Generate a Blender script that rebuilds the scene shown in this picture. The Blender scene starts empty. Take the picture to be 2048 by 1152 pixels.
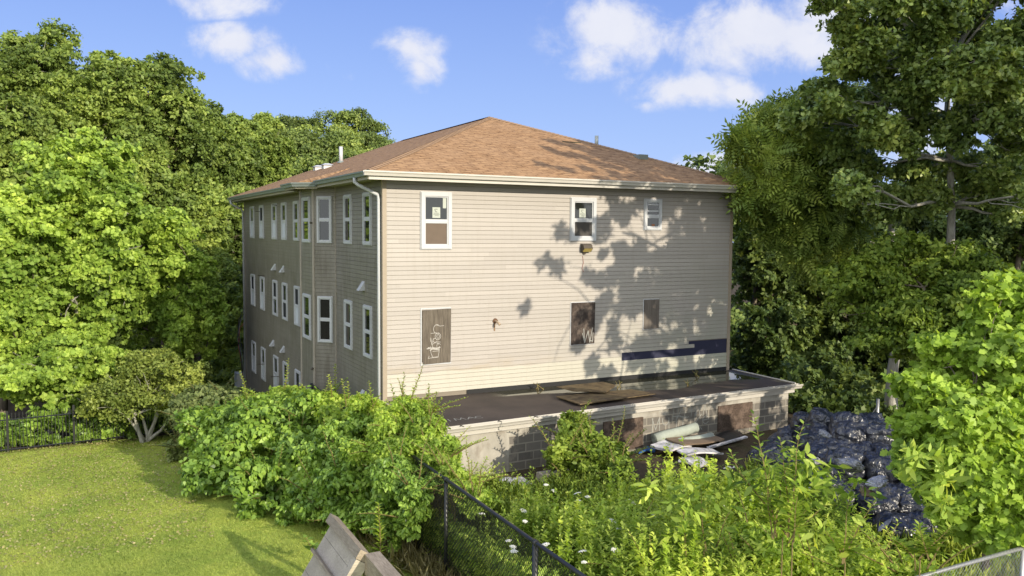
import bpy, math, random
import numpy as np
from mathutils import Vector
random.seed(7)
R = math.radians
C = bpy.context.scene.collection
SC = bpy.context.scene

# ------------------------------------------------------------------ camera
CX, CY, CZ = -6.42, -19.05, 8.0
YAW, PIT, ROL, FPX = 0.4793082, 0.0690235, 0.0078241, 1657.264
FW = np.array([math.sin(YAW)*math.cos(PIT), math.cos(YAW)*math.cos(PIT), -math.sin(PIT)])
_rt = np.array([math.cos(YAW), -math.sin(YAW), 0.0]); _up = np.cross(_rt, FW)
RT = _rt*math.cos(ROL)+_up*math.sin(ROL); UP = -_rt*math.sin(ROL)+_up*math.cos(ROL)
cam_d = bpy.data.cameras.new('camera'); cam = bpy.data.objects.new('camera', cam_d); C.objects.link(cam)
from mathutils import Matrix
cam.matrix_world = Matrix(((RT[0], UP[0], -FW[0], CX), (RT[1], UP[1], -FW[1], CY), (RT[2], UP[2], -FW[2], CZ), (0, 0, 0, 1)))
cam_d.sensor_width = 36.0; cam_d.lens = FPX/2048*36.0; cam_d.clip_end = 3000; cam_d.clip_start = 0.1
SC.camera = cam
def ray(u, v): return FW+RT*(u-1024)/FPX+UP*(576-v)/FPX
def at_depth(u, v, d): return np.array([CX, CY, CZ])+ray(u, v)*d
def at_z(u, v, z):
    r = ray(u, v); return np.array([CX, CY, CZ])+r*((z-CZ)/r[2])

# ------------------------------------------------------------------ light, sky, exposure
SUN_EL, SUN_TH = R(19), R(14)          # elevation; turned from the front wall's normal towards +X
to_sun = Vector((math.sin(SUN_TH)*math.cos(SUN_EL), -math.cos(SUN_TH)*math.cos(SUN_EL), math.sin(SUN_EL)))
sd = bpy.data.lights.new('sun', 'SUN'); so = bpy.data.objects.new('sun', sd); C.objects.link(so)
sd.energy = 3.8; sd.angle = R(0.4); sd.color = (1.0, 0.89, 0.71)
so.rotation_euler = to_sun.to_track_quat('Z', 'Y').to_euler(); so.location = (20, -40, 30)
W = bpy.data.worlds.new('World'); SC.world = W; W.use_nodes = True
def sky():
    nt = W.node_tree; N = nt.nodes; L = nt.links; N.clear()
    out = N.new('ShaderNodeOutputWorld'); bg = N.new('ShaderNodeBackground'); bg.inputs[1].default_value = 0.15
    st = N.new('ShaderNodeTexSky'); st.sky_type = 'NISHITA'; st.sun_disc = False
    st.sun_elevation = SUN_EL; st.sun_rotation = math.pi-SUN_TH; st.altitude = 60; st.air_density = 1.0; st.dust_density = 0.6; st.ozone_density = 2.2
    tc = N.new('ShaderNodeTexCoord')
    rot = N.new('ShaderNodeVectorRotate'); rot.rotation_type = 'Z_AXIS'; rot.inputs['Angle'].default_value = YAW
    L.new(tc.outputs['Generated'], rot.inputs['Vector'])
    sp = N.new('ShaderNodeSeparateXYZ'); L.new(rot.outputs[0], sp.inputs[0])
    def m(op, a, b=None, c=None):
        n = N.new('ShaderNodeMath'); n.operation = op
        for i, x in enumerate((a, b, c)):
            if x is None: continue
            if isinstance(x, (int, float)): n.inputs[i].default_value = x
            else: L.new(x, n.inputs[i])
        return n.outputs[0]
    y = m('MAXIMUM', sp.outputs[1], 0.05)
    px = m('DIVIDE', sp.outputs[0], y); pz = m('DIVIDE', sp.outputs[2], y)
    cb = N.new('ShaderNodeCombineXYZ'); L.new(px, cb.inputs[0]); L.new(pz, cb.inputs[1])
    nz = N.new('ShaderNodeTexNoise'); nz.inputs['Scale'].default_value = 13; nz.inputs['Detail'].default_value = 9; nz.inputs['Roughness'].default_value = 0.62; nz.inputs['Distortion'].default_value = 0.3
    L.new(cb.outputs[0], nz.inputs['Vector'])
    nz2 = N.new('ShaderNodeTexNoise'); nz2.inputs['Scale'].default_value = 30; nz2.inputs['Detail'].default_value = 5; nz2.inputs['Roughness'].default_value = 0.6
    L.new(cb.outputs[0], nz2.inputs['Vector'])
    blobs = [(470, 85, 110, 42, 1.0), (540, 120, 75, 45, 1.0), (820, 92, 80, 38, .85), (840, 135, 55, 50, .85), (430, 5, 150, 38, .7),
             (1240, 60, 170, 90, .95), (1520, 70, 250, 90, 1.15), (1700, 40, 200, 120, 1.15), (1180, 125, 90, 40, .75), (1390, 178, 150, 48, 1.0),
             (1480, 185, 80, 35, .9), (1290, 210, 30, 18, .6), (1440, 345, 110, 42, 1.7), (1600, 350, 160, 55, .9), (1900, 250, 200, 160, .7), (660, 130, 60, 30, .2),
             (1900, -60, 300, 100, 1.0), (690, 150, 30, 16, .35)]
    tot = None
    for (u, v, ru, rv, a) in blobs:
        r = ray(u, v); l = r@np.array([math.cos(YAW), -math.sin(YAW), 0]); f = r@np.array([math.sin(YAW), math.cos(YAW), 0])
        cx, cz = l/f, r[2]/f
        dx = m('MULTIPLY', m('SUBTRACT', px, cx), FPX/ru); dz = m('MULTIPLY', m('SUBTRACT', pz, cz), FPX/rv)
        d = m('SQRT', m('ADD', m('MULTIPLY', dx, dx), m('MULTIPLY', dz, dz)))
        b = m('MULTIPLY', m('MAXIMUM', m('SUBTRACT', 1.25, d), 0.0), a)
        tot = b if tot is None else m('MAXIMUM', tot, b)
    n1 = m('MULTIPLY', m('SUBTRACT', nz.outputs['Fac'], 0.5), 2.6)
    n2 = m('MULTIPLY', m('SUBTRACT', nz2.outputs['Fac'], 0.5), 0.9)
    val = m('ADD', tot, m('MULTIPLY', m('ADD', n1, n2), m('MINIMUM', m('MULTIPLY', tot, 3.0), 1.0)))
    mr = N.new('ShaderNodeMapRange'); mr.interpolation_type = 'SMOOTHSTEP'
    mr.inputs['From Min'].default_value = 0.15; mr.inputs['From Max'].default_value = 1.15; mr.inputs['To Max'].default_value = 0.92
    L.new(val, mr.inputs['Value'])
    front = m('GREATER_THAN', sp.outputs[1], 0.06)
    # the half of the sky around the sun, behind the viewer: brightened, an unseen fill added for the shade
    bk = N.new('ShaderNodeMapRange'); bk.interpolation_type = 'SMOOTHSTEP'; bk.inputs['From Min'].default_value = 0.12; bk.inputs['From Max'].default_value = -0.35
    L.new(sp.outputs[1], bk.inputs['Value'])
    mask = m('MULTIPLY', mr.outputs[0], front)
    gr = N.new('ShaderNodeValToRGB'); L.new(sp.outputs[2], gr.inputs[0]); e = gr.color_ramp.elements
    e[0].position = 0.0; e[0].color = SKY_LOW; e[1].position = 0.40; e[1].color = SKY_TOP
    sc = N.new('ShaderNodeMix'); sc.data_type = 'RGBA'; sc.blend_type = 'MULTIPLY'; sc.inputs[0].default_value = 1.0
    L.new(gr.outputs[0], sc.inputs[6]); sc.inputs[7].default_value = (6.6, 6.6, 6.6, 1); sc.clamp_result = False
    tint = N.new('ShaderNodeMix'); tint.data_type = 'RGBA'; tint.inputs[0].default_value = 0.85
    L.new(st.outputs[0], tint.inputs[6]); L.new(sc.outputs[2], tint.inputs[7])
    cl = N.new('ShaderNodeMix'); cl.data_type = 'RGBA'; L.new(nz.outputs['Fac'], cl.inputs[0])
    cl.inputs[6].default_value = CLOUD_A; cl.inputs[7].default_value = CLOUD_B
    mx = N.new('ShaderNodeMix'); mx.data_type = 'RGBA'; L.new(mask, mx.inputs[0]); L.new(tint.outputs[2], mx.inputs[6]); L.new(cl.outputs[2], mx.inputs[7])
    mb_ = N.new('ShaderNodeMix'); mb_.data_type = 'RGBA'; L.new(bk.outputs[0], mb_.inputs[0]); L.new(mx.outputs[2], mb_.inputs[6]); mb_.inputs[7].default_value = SKY_FILL
    L.new(mb_.outputs[2], bg.inputs[0]); L.new(bg.outputs[0], out.inputs[0])
SKY_LOW = (.32, .44, .76, 1); SKY_TOP = (.095, .185, .57, 1); CLOUD_A = (3.6, 3.75, 4.4, 1); CLOUD_B = (4.6, 4.6, 4.8, 1); SKY_FILL = (6.9, 7.2, 7.4, 1)
sky()
SC.view_settings.view_transform = 'Standard'; SC.view_settings.look = 'None'; SC.view_settings.gamma = 1; SC.view_settings.exposure = 0.45
SC.cycles.max_bounces = 6; SC.cycles.diffuse_bounces = 3; SC.cycles.glossy_bounces = 3; SC.cycles.transmission_bounces = 4; SC.cycles.transparent_max_bounces = 4
SC.cycles.use_denoising = True

# ------------------------------------------------------------------ tagging
def tag(o, label=None, cat=None, group=None, kind=None):
    if label: o['label'] = label
    if cat: o['category'] = cat
    if group: o['group'] = group
    if kind: o['kind'] = kind
    return o
def empty(name, loc, label, cat, group=None):
    o = bpy.data.objects.new(name, None); C.objects.link(o); o.location = loc; o.empty_display_size = .2
    return tag(o, label, cat, group)

# ------------------------------------------------------------------ mesh collector (world coordinates)
class MB:
    def __init__(s): s.v = []; s.f = []; s.n = 0; s.r = []
    def add(s, vs, fs, r=None):
        s.v.append(np.asarray(vs, float).reshape(-1, 3)); 
        for f in fs: s.f.append([i+s.n for i in f]); s.r.append(random.random() if r is None else r)
        s.n += len(s.v[-1]); return s
    def box(s, x0, y0, z0, x1, y1, z1, r=None):
        vs = [(x, y, z) for z in (z0, z1) for y in (y0, y1) for x in (x0, x1)]
        return s.add(vs, [(0, 2, 3, 1), (4, 5, 7, 6), (0, 1, 5, 4), (2, 6, 7, 3), (0, 4, 6, 2), (1, 3, 7, 5)], r)
    def obox(s, o, u, v, w, a, b, r=None):
        # box in frame o + u*x + v*y + w*z between corners a and b
        o, u, v, w = map(np.asarray, (o, u, v, w))
        vs = [o+u*x+v*y+w*z for z in (a[2], b[2]) for y in (a[1], b[1]) for x in (a[0], b[0])]
        return s.add(vs, [(0, 2, 3, 1), (4, 5, 7, 6), (0, 1, 5, 4), (2, 6, 7, 3), (0, 4, 6, 2), (1, 3, 7, 5)], r)
    def poly(s, pts, r=None): return s.add(pts, [tuple(range(len(pts)))], r)
    def slab(s, pts, t, r=None):
        # polygon with thickness t downwards
        n = len(pts); p = np.asarray(pts, float); q = p-np.array([0, 0, t])
        fs = [tuple(range(n)), tuple(range(2*n-1, n-1, -1))]+[(i, i+n, (i+1) % n+n, (i+1) % n) for i in range(n)]
        return s.add(np.vstack([p, q]), fs, r)
    def tube(s, pts, rad, k=6, cap=True, r=None):
        p = np.asarray(pts, float); n = len(p)
        rad = np.full(n, rad) if np.isscalar(rad) else np.asarray(rad, float)
        t = np.gradient(p, axis=0); t /= np.linalg.norm(t, axis=1)[:, None]+1e-9
        a = np.array([0, 0, 1.0]) if abs(t[0][2]) < .9 else np.array([1.0, 0, 0])
        vs = []
        for i in range(n):
            b = np.cross(t[i], a); b /= np.linalg.norm(b)+1e-9; c = np.cross(b, t[i]); a = c
            for j in range(k):
                an = 2*math.pi*j/k; vs.append(p[i]+rad[i]*(math.cos(an)*b+math.sin(an)*c))
        fs = [(i*k+j, i*k+(j+1) % k, (i+1)*k+(j+1) % k, (i+1)*k+j) for i in range(n-1) for j in range(k)]
        if cap: fs += [tuple(range(k-1, -1, -1)), tuple(range((n-1)*k, n*k))]
        return s.add(vs, fs, r)
    def build(s, name, mat, parent=None, smooth=False):
        me = bpy.data.meshes.new(name)
        v = np.vstack(s.v) if s.v else np.zeros((0, 3))
        if parent is not None: v = v-np.array(world_loc(parent))
        me.from_pydata(v.tolist(), [], s.f); 
        at = me.attributes.new('rnd', 'FLOAT', 'FACE'); at.data.foreach_set('value', s.r)
        if smooth: me.polygons.foreach_set('use_smooth', [True]*len(me.polygons))
        me.materials.append(mat); me.update()
        o = bpy.data.objects.new(name, me); C.objects.link(o)
        if parent is not None: o.parent = parent
        return o
def world_loc(o):
    l = Vector(o.location)
    while o.parent: o = o.parent; l = l+Vector(o.location)
    return l
def top_mesh(mb, name, mat, label, cat, group=None, smooth=False):
    # one-mesh thing whose origin sits at its base centre
    v = np.vstack(mb.v); o = Vector(((v[:, 0].min()+v[:, 0].max())/2, (v[:, 1].min()+v[:, 1].max())/2, v[:, 2].min()))
    mb.v = [v-np.array(o)]; ob = mb.build(name, mat, None, smooth); ob.location = o
    return tag(ob, label, cat, group)

# ------------------------------------------------------------------ materials
def newmat(name):
    m = bpy.data.materials.new(name); m.use_nodes = True; N = m.node_tree.nodes; N.clear(); return m, N, m.node_tree.links
class G:
    """small node-graph helper"""
    def __init__(s, name):
        s.m, s.N, s.L = newmat(name); s.out = s.N.new('ShaderNodeOutputMaterial')
    def co(s, kind='Object'): return s.N.new('ShaderNodeTexCoord').outputs[kind]
    def pos(s): return s.N.new('ShaderNodeNewGeometry').outputs['Position']
    def set(s, sock, v):
        if isinstance(v, (int, float)): sock.default_value = v
        elif isinstance(v, tuple): sock.default_value = v if len(v) == len(sock.default_value) else (*v, 1)[:len(sock.default_value)]
        elif v is not None: s.L.new(v, sock)
    def mapv(s, v, scale=(1, 1, 1), rot=(0, 0, 0), loc=(0, 0, 0)):
        n = s.N.new('ShaderNodeMapping'); s.set(n.inputs[0], v); n.inputs['Scale'].default_value = scale; n.inputs['Rotation'].default_value = rot; n.inputs['Location'].default_value = loc
        return n.outputs[0]
    def noise(s, v, scale, detail=4, rough=.55, dist=0):
        n = s.N.new('ShaderNodeTexNoise'); s.set(n.inputs['Vector'], v); n.inputs['Scale'].default_value = scale
        n.inputs['Detail'].default_value = detail; n.inputs['Roughness'].default_value = rough; n.inputs['Distortion'].default_value = dist; return n.outputs['Fac']
    def voro(s, v, scale, feat='F1'):
        n = s.N.new('ShaderNodeTexVoronoi'); n.feature = feat; s.set(n.inputs['Vector'], v); n.inputs['Scale'].default_value = scale; return n.outputs[0]
    def ramp(s, f, stops):
        n = s.N.new('ShaderNodeValToRGB'); s.set(n.inputs[0], f); e = n.color_ramp.elements
        while len(e) < len(stops): e.new(.5)
        for i, (p, c) in enumerate(stops): e[i].position = p; e[i].color = (*c, 1) if len(c) == 3 else c
        return n.outputs[0]
    def rng(s, f, a, b, c=0., d=1.):
        n = s.N.new('ShaderNodeMapRange'); s.set(n.inputs[0], f); n.inputs[1].default_value = a; n.inputs[2].default_value = b; n.inputs[3].default_value = c; n.inputs[4].default_value = d
        return n.outputs[0]
    def mix(s, f, a, b, mode='MIX'):
        n = s.N.new('ShaderNodeMix'); n.data_type = 'RGBA'; n.blend_type = mode; s.set(n.inputs[0], f); s.set(n.inputs[6], a); s.set(n.inputs[7], b); return n.outputs[2]
    def math(s, op, a, b=None):
        n = s.N.new('ShaderNodeMath'); n.operation = op; s.set(n.inputs[0], a)
        if b is not None: s.set(n.inputs[1], b)
        return n.outputs[0]
    def sep(s, v):
        n = s.N.new('ShaderNodeSeparateXYZ'); s.set(n.inputs[0], v); return n.outputs
    def comb(s, x, y, z):
        n = s.N.new('ShaderNodeCombineXYZ'); s.set(n.inputs[0], x); s.set(n.inputs[1], y); s.set(n.inputs[2], z); return n.outputs[0]
    def attr(s, name='rnd'):
        n = s.N.new('ShaderNodeAttribute'); n.attribute_name = name; return n.outputs['Fac']
    def bump(s, h, strength=.4, dist=.02):
        n = s.N.new('ShaderNodeBump'); n.inputs['Strength'].default_value = strength; n.inputs['Distance'].default_value = dist; s.set(n.inputs['Height'], h); return n.outputs[0]
    def pbr(s, col, rough=.6, metal=0., spec=.5, normal=None, link=True):
        n = s.N.new('ShaderNodeBsdfPrincipled'); s.set(n.inputs['Base Color'], col); s.set(n.inputs['Roughness'], rough); s.set(n.inputs['Metallic'], metal)
        s.set(n.inputs['Specular IOR Level'], spec)
        if normal is not None: s.L.new(normal, n.inputs['Normal'])
        if link: s.L.new(n.outputs[0], s.out.inputs[0])
        return n
def plain(name, col, rough=.6, metal=0., var=.12, scale=6, spec=.4, bump=0):
    g = G(name); p = g.pos(); n = g.noise(p, scale, 5)
    c = g.mix(n, tuple(x*(1-var) for x in col), tuple(min(1, x*(1+var)) for x in col))
    g.pbr(c, rough, metal, spec, g.bump(n, bump, .01) if bump else None); return g.m

def leaf_mat(name, dark, mid, light, trans=.35, rough=.5, spec=.3, patch=.6, patch_scale=.5):
    g = G(name); r = g.attr()
    base = g.ramp(r, [(0, dark), (.45, mid), (1, light)])
    n = g.noise(g.pos(), patch_scale, 2)
    v = g.rng(n, .35, .68, 1-patch*.5, 1+patch*.35)
    hs = g.N.new('ShaderNodeHueSaturation'); g.set(hs.inputs['Color'], base); g.set(hs.inputs['Value'], g.math('MULTIPLY', v, 1.1)); hs.inputs['Saturation'].default_value = .96; g.set(hs.inputs['Hue'], g.rng(n, .3, .7, .512, .488))
    col = hs.outputs[0]
    p = g.pbr(col, rough, 0, spec, link=False)
    t = g.N.new('ShaderNodeBsdfTranslucent'); br = g.mix(1.0, col, (1.25, 1.15, .55), 'MULTIPLY'); g.L.new(br, t.inputs[0])
    mx = g.N.new('ShaderNodeMixShader'); mx.inputs[0].default_value = trans
    g.L.new(p.outputs[0], mx.inputs[1]); g.L.new(t.outputs[0], mx.inputs[2]); g.L.new(mx.outputs[0], g.out.inputs[0])
    return g.m

M = {}
M['maple'] = leaf_mat('maple_leaves', (0.079, 0.140, 0.018), (0.275, 0.422, 0.050), (0.492, 0.634, 0.101))
M['maplefg'] = leaf_mat('bright_maple_leaves', (0.088, 0.157, 0.016), (0.290, 0.452, 0.043), (0.492, 0.666, 0.092), trans=.4)
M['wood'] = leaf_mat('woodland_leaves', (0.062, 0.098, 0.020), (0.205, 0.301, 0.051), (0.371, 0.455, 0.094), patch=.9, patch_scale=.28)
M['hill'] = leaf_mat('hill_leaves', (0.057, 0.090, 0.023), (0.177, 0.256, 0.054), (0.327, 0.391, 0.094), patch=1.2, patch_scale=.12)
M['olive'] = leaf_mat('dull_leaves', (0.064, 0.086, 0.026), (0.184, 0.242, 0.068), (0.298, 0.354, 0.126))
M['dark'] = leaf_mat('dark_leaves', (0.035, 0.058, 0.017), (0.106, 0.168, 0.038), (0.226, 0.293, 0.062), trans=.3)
M['oak'] = leaf_mat('oak_leaves', (0.064, 0.103, 0.026), (0.210, 0.310, 0.066), (0.404, 0.484, 0.107), trans=.3, rough=.4, spec=.5)
M['ailan'] = leaf_mat('compound_leaves', (0.067, 0.107, 0.020), (0.199, 0.294, 0.043), (0.372, 0.443, 0.068), trans=.3)
M['round'] = leaf_mat('small_round_leaves', (0.057, 0.101, 0.012), (0.184, 0.282, 0.030), (0.323, 0.411, 0.054), trans=.35)
M['knot'] = leaf_mat('heart_leaves', (0.072, 0.140, 0.020), (0.234, 0.391, 0.049), (0.405, 0.571, 0.081), trans=.35, rough=.4, spec=.45)
M['vine'] = leaf_mat('vine_leaves', (0.115, 0.189, 0.020), (0.370, 0.544, 0.060), (0.597, 0.700, 0.124), trans=0.45)
M['weed'] = leaf_mat('weed_leaves', (0.112, 0.183, 0.018), (0.358, 0.512, 0.053), (0.608, 0.700, 0.141), trans=0.5, patch=.8, patch_scale=.9)
M['grass'] = leaf_mat('grass_blades', (0.204, 0.275, 0.050), (0.475, 0.598, 0.114), (0.620, 0.680, 0.200), trans=.35, patch=.3, patch_scale=.7)
M['hedgegreen'] = leaf_mat('light_green_leaves', (0.077, 0.110, 0.017), (0.228, 0.294, 0.048), (0.360, 0.420, 0.090))
M['dry'] = leaf_mat('dry_grass_blades', (.25, .22, .08), (.38, .33, .14), (.5, .45, .22), trans=.3)

def bark(name, a, b):
    g = G(name); p = g.mapv(g.pos(), (1, 1, .25)); n = g.noise(p, 9, 6, .65)
    g.pbr(g.ramp(n, [(.3, a), (.7, b)]), .85, 0, .2, g.bump(n, .8, .03)); return g.m
M['bark'] = bark('grey_brown_bark', (.10, .08, .06), (.26, .22, .17))
M['palebark'] = bark('pale_grey_bark', (.22, .21, .18), (.48, .46, .40))
M['stem'] = bark('reddish_stem', (.16, .12, .05), (.28, .22, .10))

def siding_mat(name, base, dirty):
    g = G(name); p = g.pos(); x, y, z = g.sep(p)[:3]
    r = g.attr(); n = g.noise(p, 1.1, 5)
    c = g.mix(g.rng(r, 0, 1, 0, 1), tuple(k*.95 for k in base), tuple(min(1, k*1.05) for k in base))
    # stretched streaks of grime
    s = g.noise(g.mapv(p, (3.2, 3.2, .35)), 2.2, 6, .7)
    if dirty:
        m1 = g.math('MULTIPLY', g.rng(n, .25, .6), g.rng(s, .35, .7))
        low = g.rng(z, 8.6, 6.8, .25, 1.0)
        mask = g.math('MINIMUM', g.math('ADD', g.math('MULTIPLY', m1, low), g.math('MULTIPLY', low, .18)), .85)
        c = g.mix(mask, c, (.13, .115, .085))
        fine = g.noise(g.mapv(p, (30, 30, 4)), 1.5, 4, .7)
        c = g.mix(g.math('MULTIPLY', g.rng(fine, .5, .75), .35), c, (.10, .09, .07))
    else:
        # cleaner, paler lower courses, rising to the right; grime just above them
        edge = g.math('SUBTRACT', z, g.math('ADD', 4.36, g.math('MULTIPLY', g.noise(g.mapv(p, (1, 1, 1)), .8, 3), .22)))
        fresh = g.rng(edge, .02, -.02)
        c = g.mix(g.math('MULTIPLY', fresh, .8), c, (.46, .44, .37))
        band = g.math('MULTIPLY', g.rng(edge, .32, .03), g.math('SUBTRACT', 1.0, fresh))
        g1 = g.math('MULTIPLY', g.math('MULTIPLY', band, g.rng(g.noise(g.mapv(p, (.8, 1, 4)), 1.6, 5), .42, .65)), g.rng(x, 5.4, 3.6))
        c = g.mix(g.math('MULTIPLY', g1, .55), c, (.34, .27, .16))
        # green film towards the damp right end
        gr = g.math('MULTIPLY', g.rng(x, 3.6, 10.8), g.math('MULTIPLY', g.rng(z, 8.2, 4.2), g.rng(n, .3, .62)))
        c = g.mix(g.math('MULTIPLY', gr, .42), c, (.25, .30, .20))
        c = g.mix(g.math('MULTIPLY', g.rng(s, .5, .75), .22), c, (.25, .22, .17))
    g.pbr(c, .5, 0, .35); return g.m
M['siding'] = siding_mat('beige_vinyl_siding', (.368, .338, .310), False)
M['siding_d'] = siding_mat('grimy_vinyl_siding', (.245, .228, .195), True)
M['trim'] = plain('taupe_corner_trim', (.32, .265, .20), .5)
M['trimsh'] = plain('light_taupe_trim', (.34, .30, .25), .5)
M['white'] = plain('white_vinyl', (.49, .50, .52), .4, var=.04)
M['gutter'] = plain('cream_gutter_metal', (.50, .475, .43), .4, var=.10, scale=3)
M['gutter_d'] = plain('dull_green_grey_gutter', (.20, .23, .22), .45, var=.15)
M['soffit'] = plain('beige_soffit', (.36, .33, .25), .6)
M['navy'] = plain('dark_blue_wall_wrap', (.018, .02, .05), .55, var=.25, scale=3)
M['tar'] = None
def glass_mat(name, col, rough=.03):
    g = G(name); n = g.noise(g.pos(), 1.5, 3)
    g.pbr(g.mix(n, tuple(k*.6 for k in col), col), rough, 0, .9, g.bump(n, .05, .02)); return g.m
M['glass'] = glass_mat('dark_window_glass', (.02, .022, .02))  # dark base colour stands in for the unlit rooms behind the panes
M['glassblue'] = glass_mat('clear_window_glass', (.05, .055, .06))
M['open'] = plain('dark_room_opening', (.016, .017, .022), .8)
M['blind'] = plain('white_window_blind', (.55, .58, .62), .7)
M['screen'] = plain('brown_insect_screen', (.135, .10, .075), .75, var=.15)
M['screen_d'] = plain('dark_insect_screen', (.05, .045, .04), .5, var=.4, scale=2)
M['paper'] = plain('window_sticker_paper', (.42, .45, .40), .6, var=.05)
M['ink'] = plain('black_ink', (.05, .06, .05), .6)
M['chalk'] = plain('white_spray_paint', (.62, .62, .64), .7, var=.25, scale=30)
M['chalkb'] = plain('thin_white_spray_paint', (.40, .38, .35), .8, var=.4, scale=30)
M['chalkdim'] = plain('faded_white_spray_paint', (.30, .30, .28), .8, var=.3, scale=20)
def shingle(name, rows_axis):
    g = G(name); p = g.pos(); x, y, z = g.sep(p)[:3]
    v = g.comb(x, y, 0) if rows_axis == 'y' else g.comb(y, x, 0)
    b = g.N.new('ShaderNodeTexBrick'); g.L.new(v, b.inputs['Vector']); b.inputs['Scale'].default_value = 1
    b.inputs['Brick Width'].default_value = .31; b.inputs['Row Height'].default_value = .135; b.inputs['Mortar Size'].default_value = .020; b.inputs['Mortar Smooth'].default_value = .3
    b.offset = .37; b.inputs['Color1'].default_value = (.40, .255, .135, 1); b.inputs['Color2'].default_value = (.31, .18, .088, 1); b.inputs['Mortar'].default_value = (.10, .058, .03, 1)
    n = g.noise(p, 1.3, 4); f = g.noise(p, 40, 3, .7)
    st = g.noise(g.comb(g.math('MULTIPLY', x, 2.0), g.math('MULTIPLY', y, 7.4), 0) if rows_axis == 'y' else g.comb(g.math('MULTIPLY', x, 7.4), g.math('MULTIPLY', y, 2.0), 0), 1.6, 2, .5)
    c = g.mix(.5, b.outputs[0], g.ramp(st, [(.42, (.17, .092, .042)), (.58, (.50, .30, .15))]))
    c = g.mix(g.rng(n, .3, .7, 0, .35), c, (.44, .285, .165)); c = g.mix(g.rng(f, .4, .7, 0, .25), c, (.3, .17, .10))
    g.pbr(c, .9, 0, .15, g.bump(b.outputs['Fac'], .5, .012)); return g.m
M['shS'] = shingle('brown_shingles_front', 'y'); M['shW'] = shingle('brown_shingles_side', 'x')
M['ridge'] = plain('shingle_ridge_caps', (.33, .21, .12), .9, var=.25, scale=5)
def tar():
    g = G('tar_paper_roofing'); p = g.pos(); x, y, z = g.sep(p)[:3]
    n = g.noise(p, 1.2, 5); f = g.noise(p, 25, 5, .7)
    c = g.mix(g.rng(n, .3, .7), (.038, .028, .023), (.075, .055, .044)); c = g.mix(g.rng(f, .45, .75, 0, .4), c, (.05, .04, .032))
    seam = g.math('LESS_THAN', g.math('ABSOLUTE', g.math('SUBTRACT', g.math('FRACT', g.math('MULTIPLY', g.math('ADD', x, .3), .55)), .5)), .006)
    c = g.mix(g.math('MULTIPLY', seam, .6), c, (.03, .025, .02))
    # standing water against the house wall
    w = g.noise(g.mapv(p, (.45, 1, 1)), 1.0, 2)
    edge = g.math('ADD', g.math('ADD', y, g.math('MULTIPLY', g.rng(x, 2.0, 7.0), .9)), g.math('MULTIPLY', g.math('SUBTRACT', w, .5), 1.4))
    pud = g.rng(edge, -.62, -.54)
    pud = g.math('MULTIPLY', g.math('MULTIPLY', pud, g.rng(x, 2.6, 3.1)), g.rng(x, 10.9, 10.6))
    c = g.mix(pud, c, (.04, .038, .022))
    ro = g.rng(pud, 0, 1, .82, .03)
    moss = g.math('MULTIPLY', g.rng(x, 6.5, 11), g.rng(g.noise(p, 2.5, 5), .45, .65))
    c = g.mix(g.math('MULTIPLY', moss, .5), c, (.05, .055, .02))
    g.pbr(c, ro, 0, .5, g.bump(g.math('MULTIPLY', f, g.rng(pud, 0, 1, 1, 0)), .5, .01)); return g.m
M['tar'] = tar()
def cmu():
    g = G('weathered_block_wall'); p = g.pos(); x, y, z = g.sep(p)[:3]
    b = g.N.new('ShaderNodeTexBrick'); g.L.new(g.comb(g.math('ADD', x, .08), g.math('SUBTRACT', z, 2.42), 0), b.inputs['Vector']); b.inputs['Scale'].default_value = 1
    b.inputs['Brick Width'].default_value = .41; b.inputs['Row Height'].default_value = .2; b.inputs['Mortar Size'].default_value = .017; b.inputs['Mortar Smooth'].default_value = .15
    b.inputs['Color1'].default_value = (.125, .115, .105, 1); b.inputs['Color2'].default_value = (.185, .17, .15, 1); b.inputs['Mortar'].default_value = (.32, .295, .25, 1)
    n = g.noise(p, 1.7, 6, .6); f = g.noise(p, 14, 6, .7)
    c = g.mix(g.rng(f, .35, .7, 0, .35), b.outputs[0], (.24, .22, .185))
    # rendered cement coat on the left end and along the top course
    parge = g.ramp(n, [(.3, (.33, .31, .27)), (.7, (.46, .435, .385))])
    e = g.math('SUBTRACT', 1.95, g.math('ADD', x, g.math('MULTIPLY', g.math('SUBTRACT', n, .5), .12)))
    top = g.math('MULTIPLY', g.rng(z, 3.40, 3.46), g.rng(n, .35, .5))
    pm = g.math('MAXIMUM', g.rng(e, -.01, .01), top)
    c = g.mix(pm, c, parge)
    smear = g.math('MULTIPLY', g.rng(g.noise(g.mapv(p, (1.5, 1, 1)), 2.3, 5, .65), .55, .68), .7); c = g.mix(smear, c, (.29, .255, .215))
    dk = g.rng(g.noise(g.mapv(p, (2, 1, .5)), 1.5, 5), .5, .75, 0, .45); c = g.mix(dk, c, (.11, .10, .085))
    base = g.rng(z, 2.9, 2.5, 0, .5); c = g.mix(base, c, (.22, .19, .14))
    g.pbr(c, .9, 0, .2, g.bump(g.math('ADD', g.math('MULTIPLY', b.outputs['Fac'], g.math('SUBTRACT', 1.0, pm)), g.math('MULTIPLY', f, -.5)), .5, .01)); return g.m
M['cmu'] = cmu()
def ply(name, a, b, scale=(14, 14, 1.2), s=2.0, patch=None):
    g = G(name); p = g.pos(); n = g.noise(g.mapv(p, scale), s, 6, .65, .4); c = g.ramp(n, [(.3, a), (.7, b)])
    if patch: c = g.mix(g.rng(g.noise(p, 4, 6, .7), .48, .62, 0, .8), c, patch)
    g.pbr(c, .85, 0, .2, g.bump(n, .4, .01)); return g.m
M['ply'] = ply('weathered_plywood', (.075, .062, .05), (.175, .15, .12))
M['plyd'] = ply('dark_mottled_board', (.026, .021, .02), (.085, .065, .055), (6, 6, 3), 2.4, (.15, .12, .10))
M['plyg'] = ply('grey_plywood', (.10, .085, .075), (.19, .165, .14))
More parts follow.
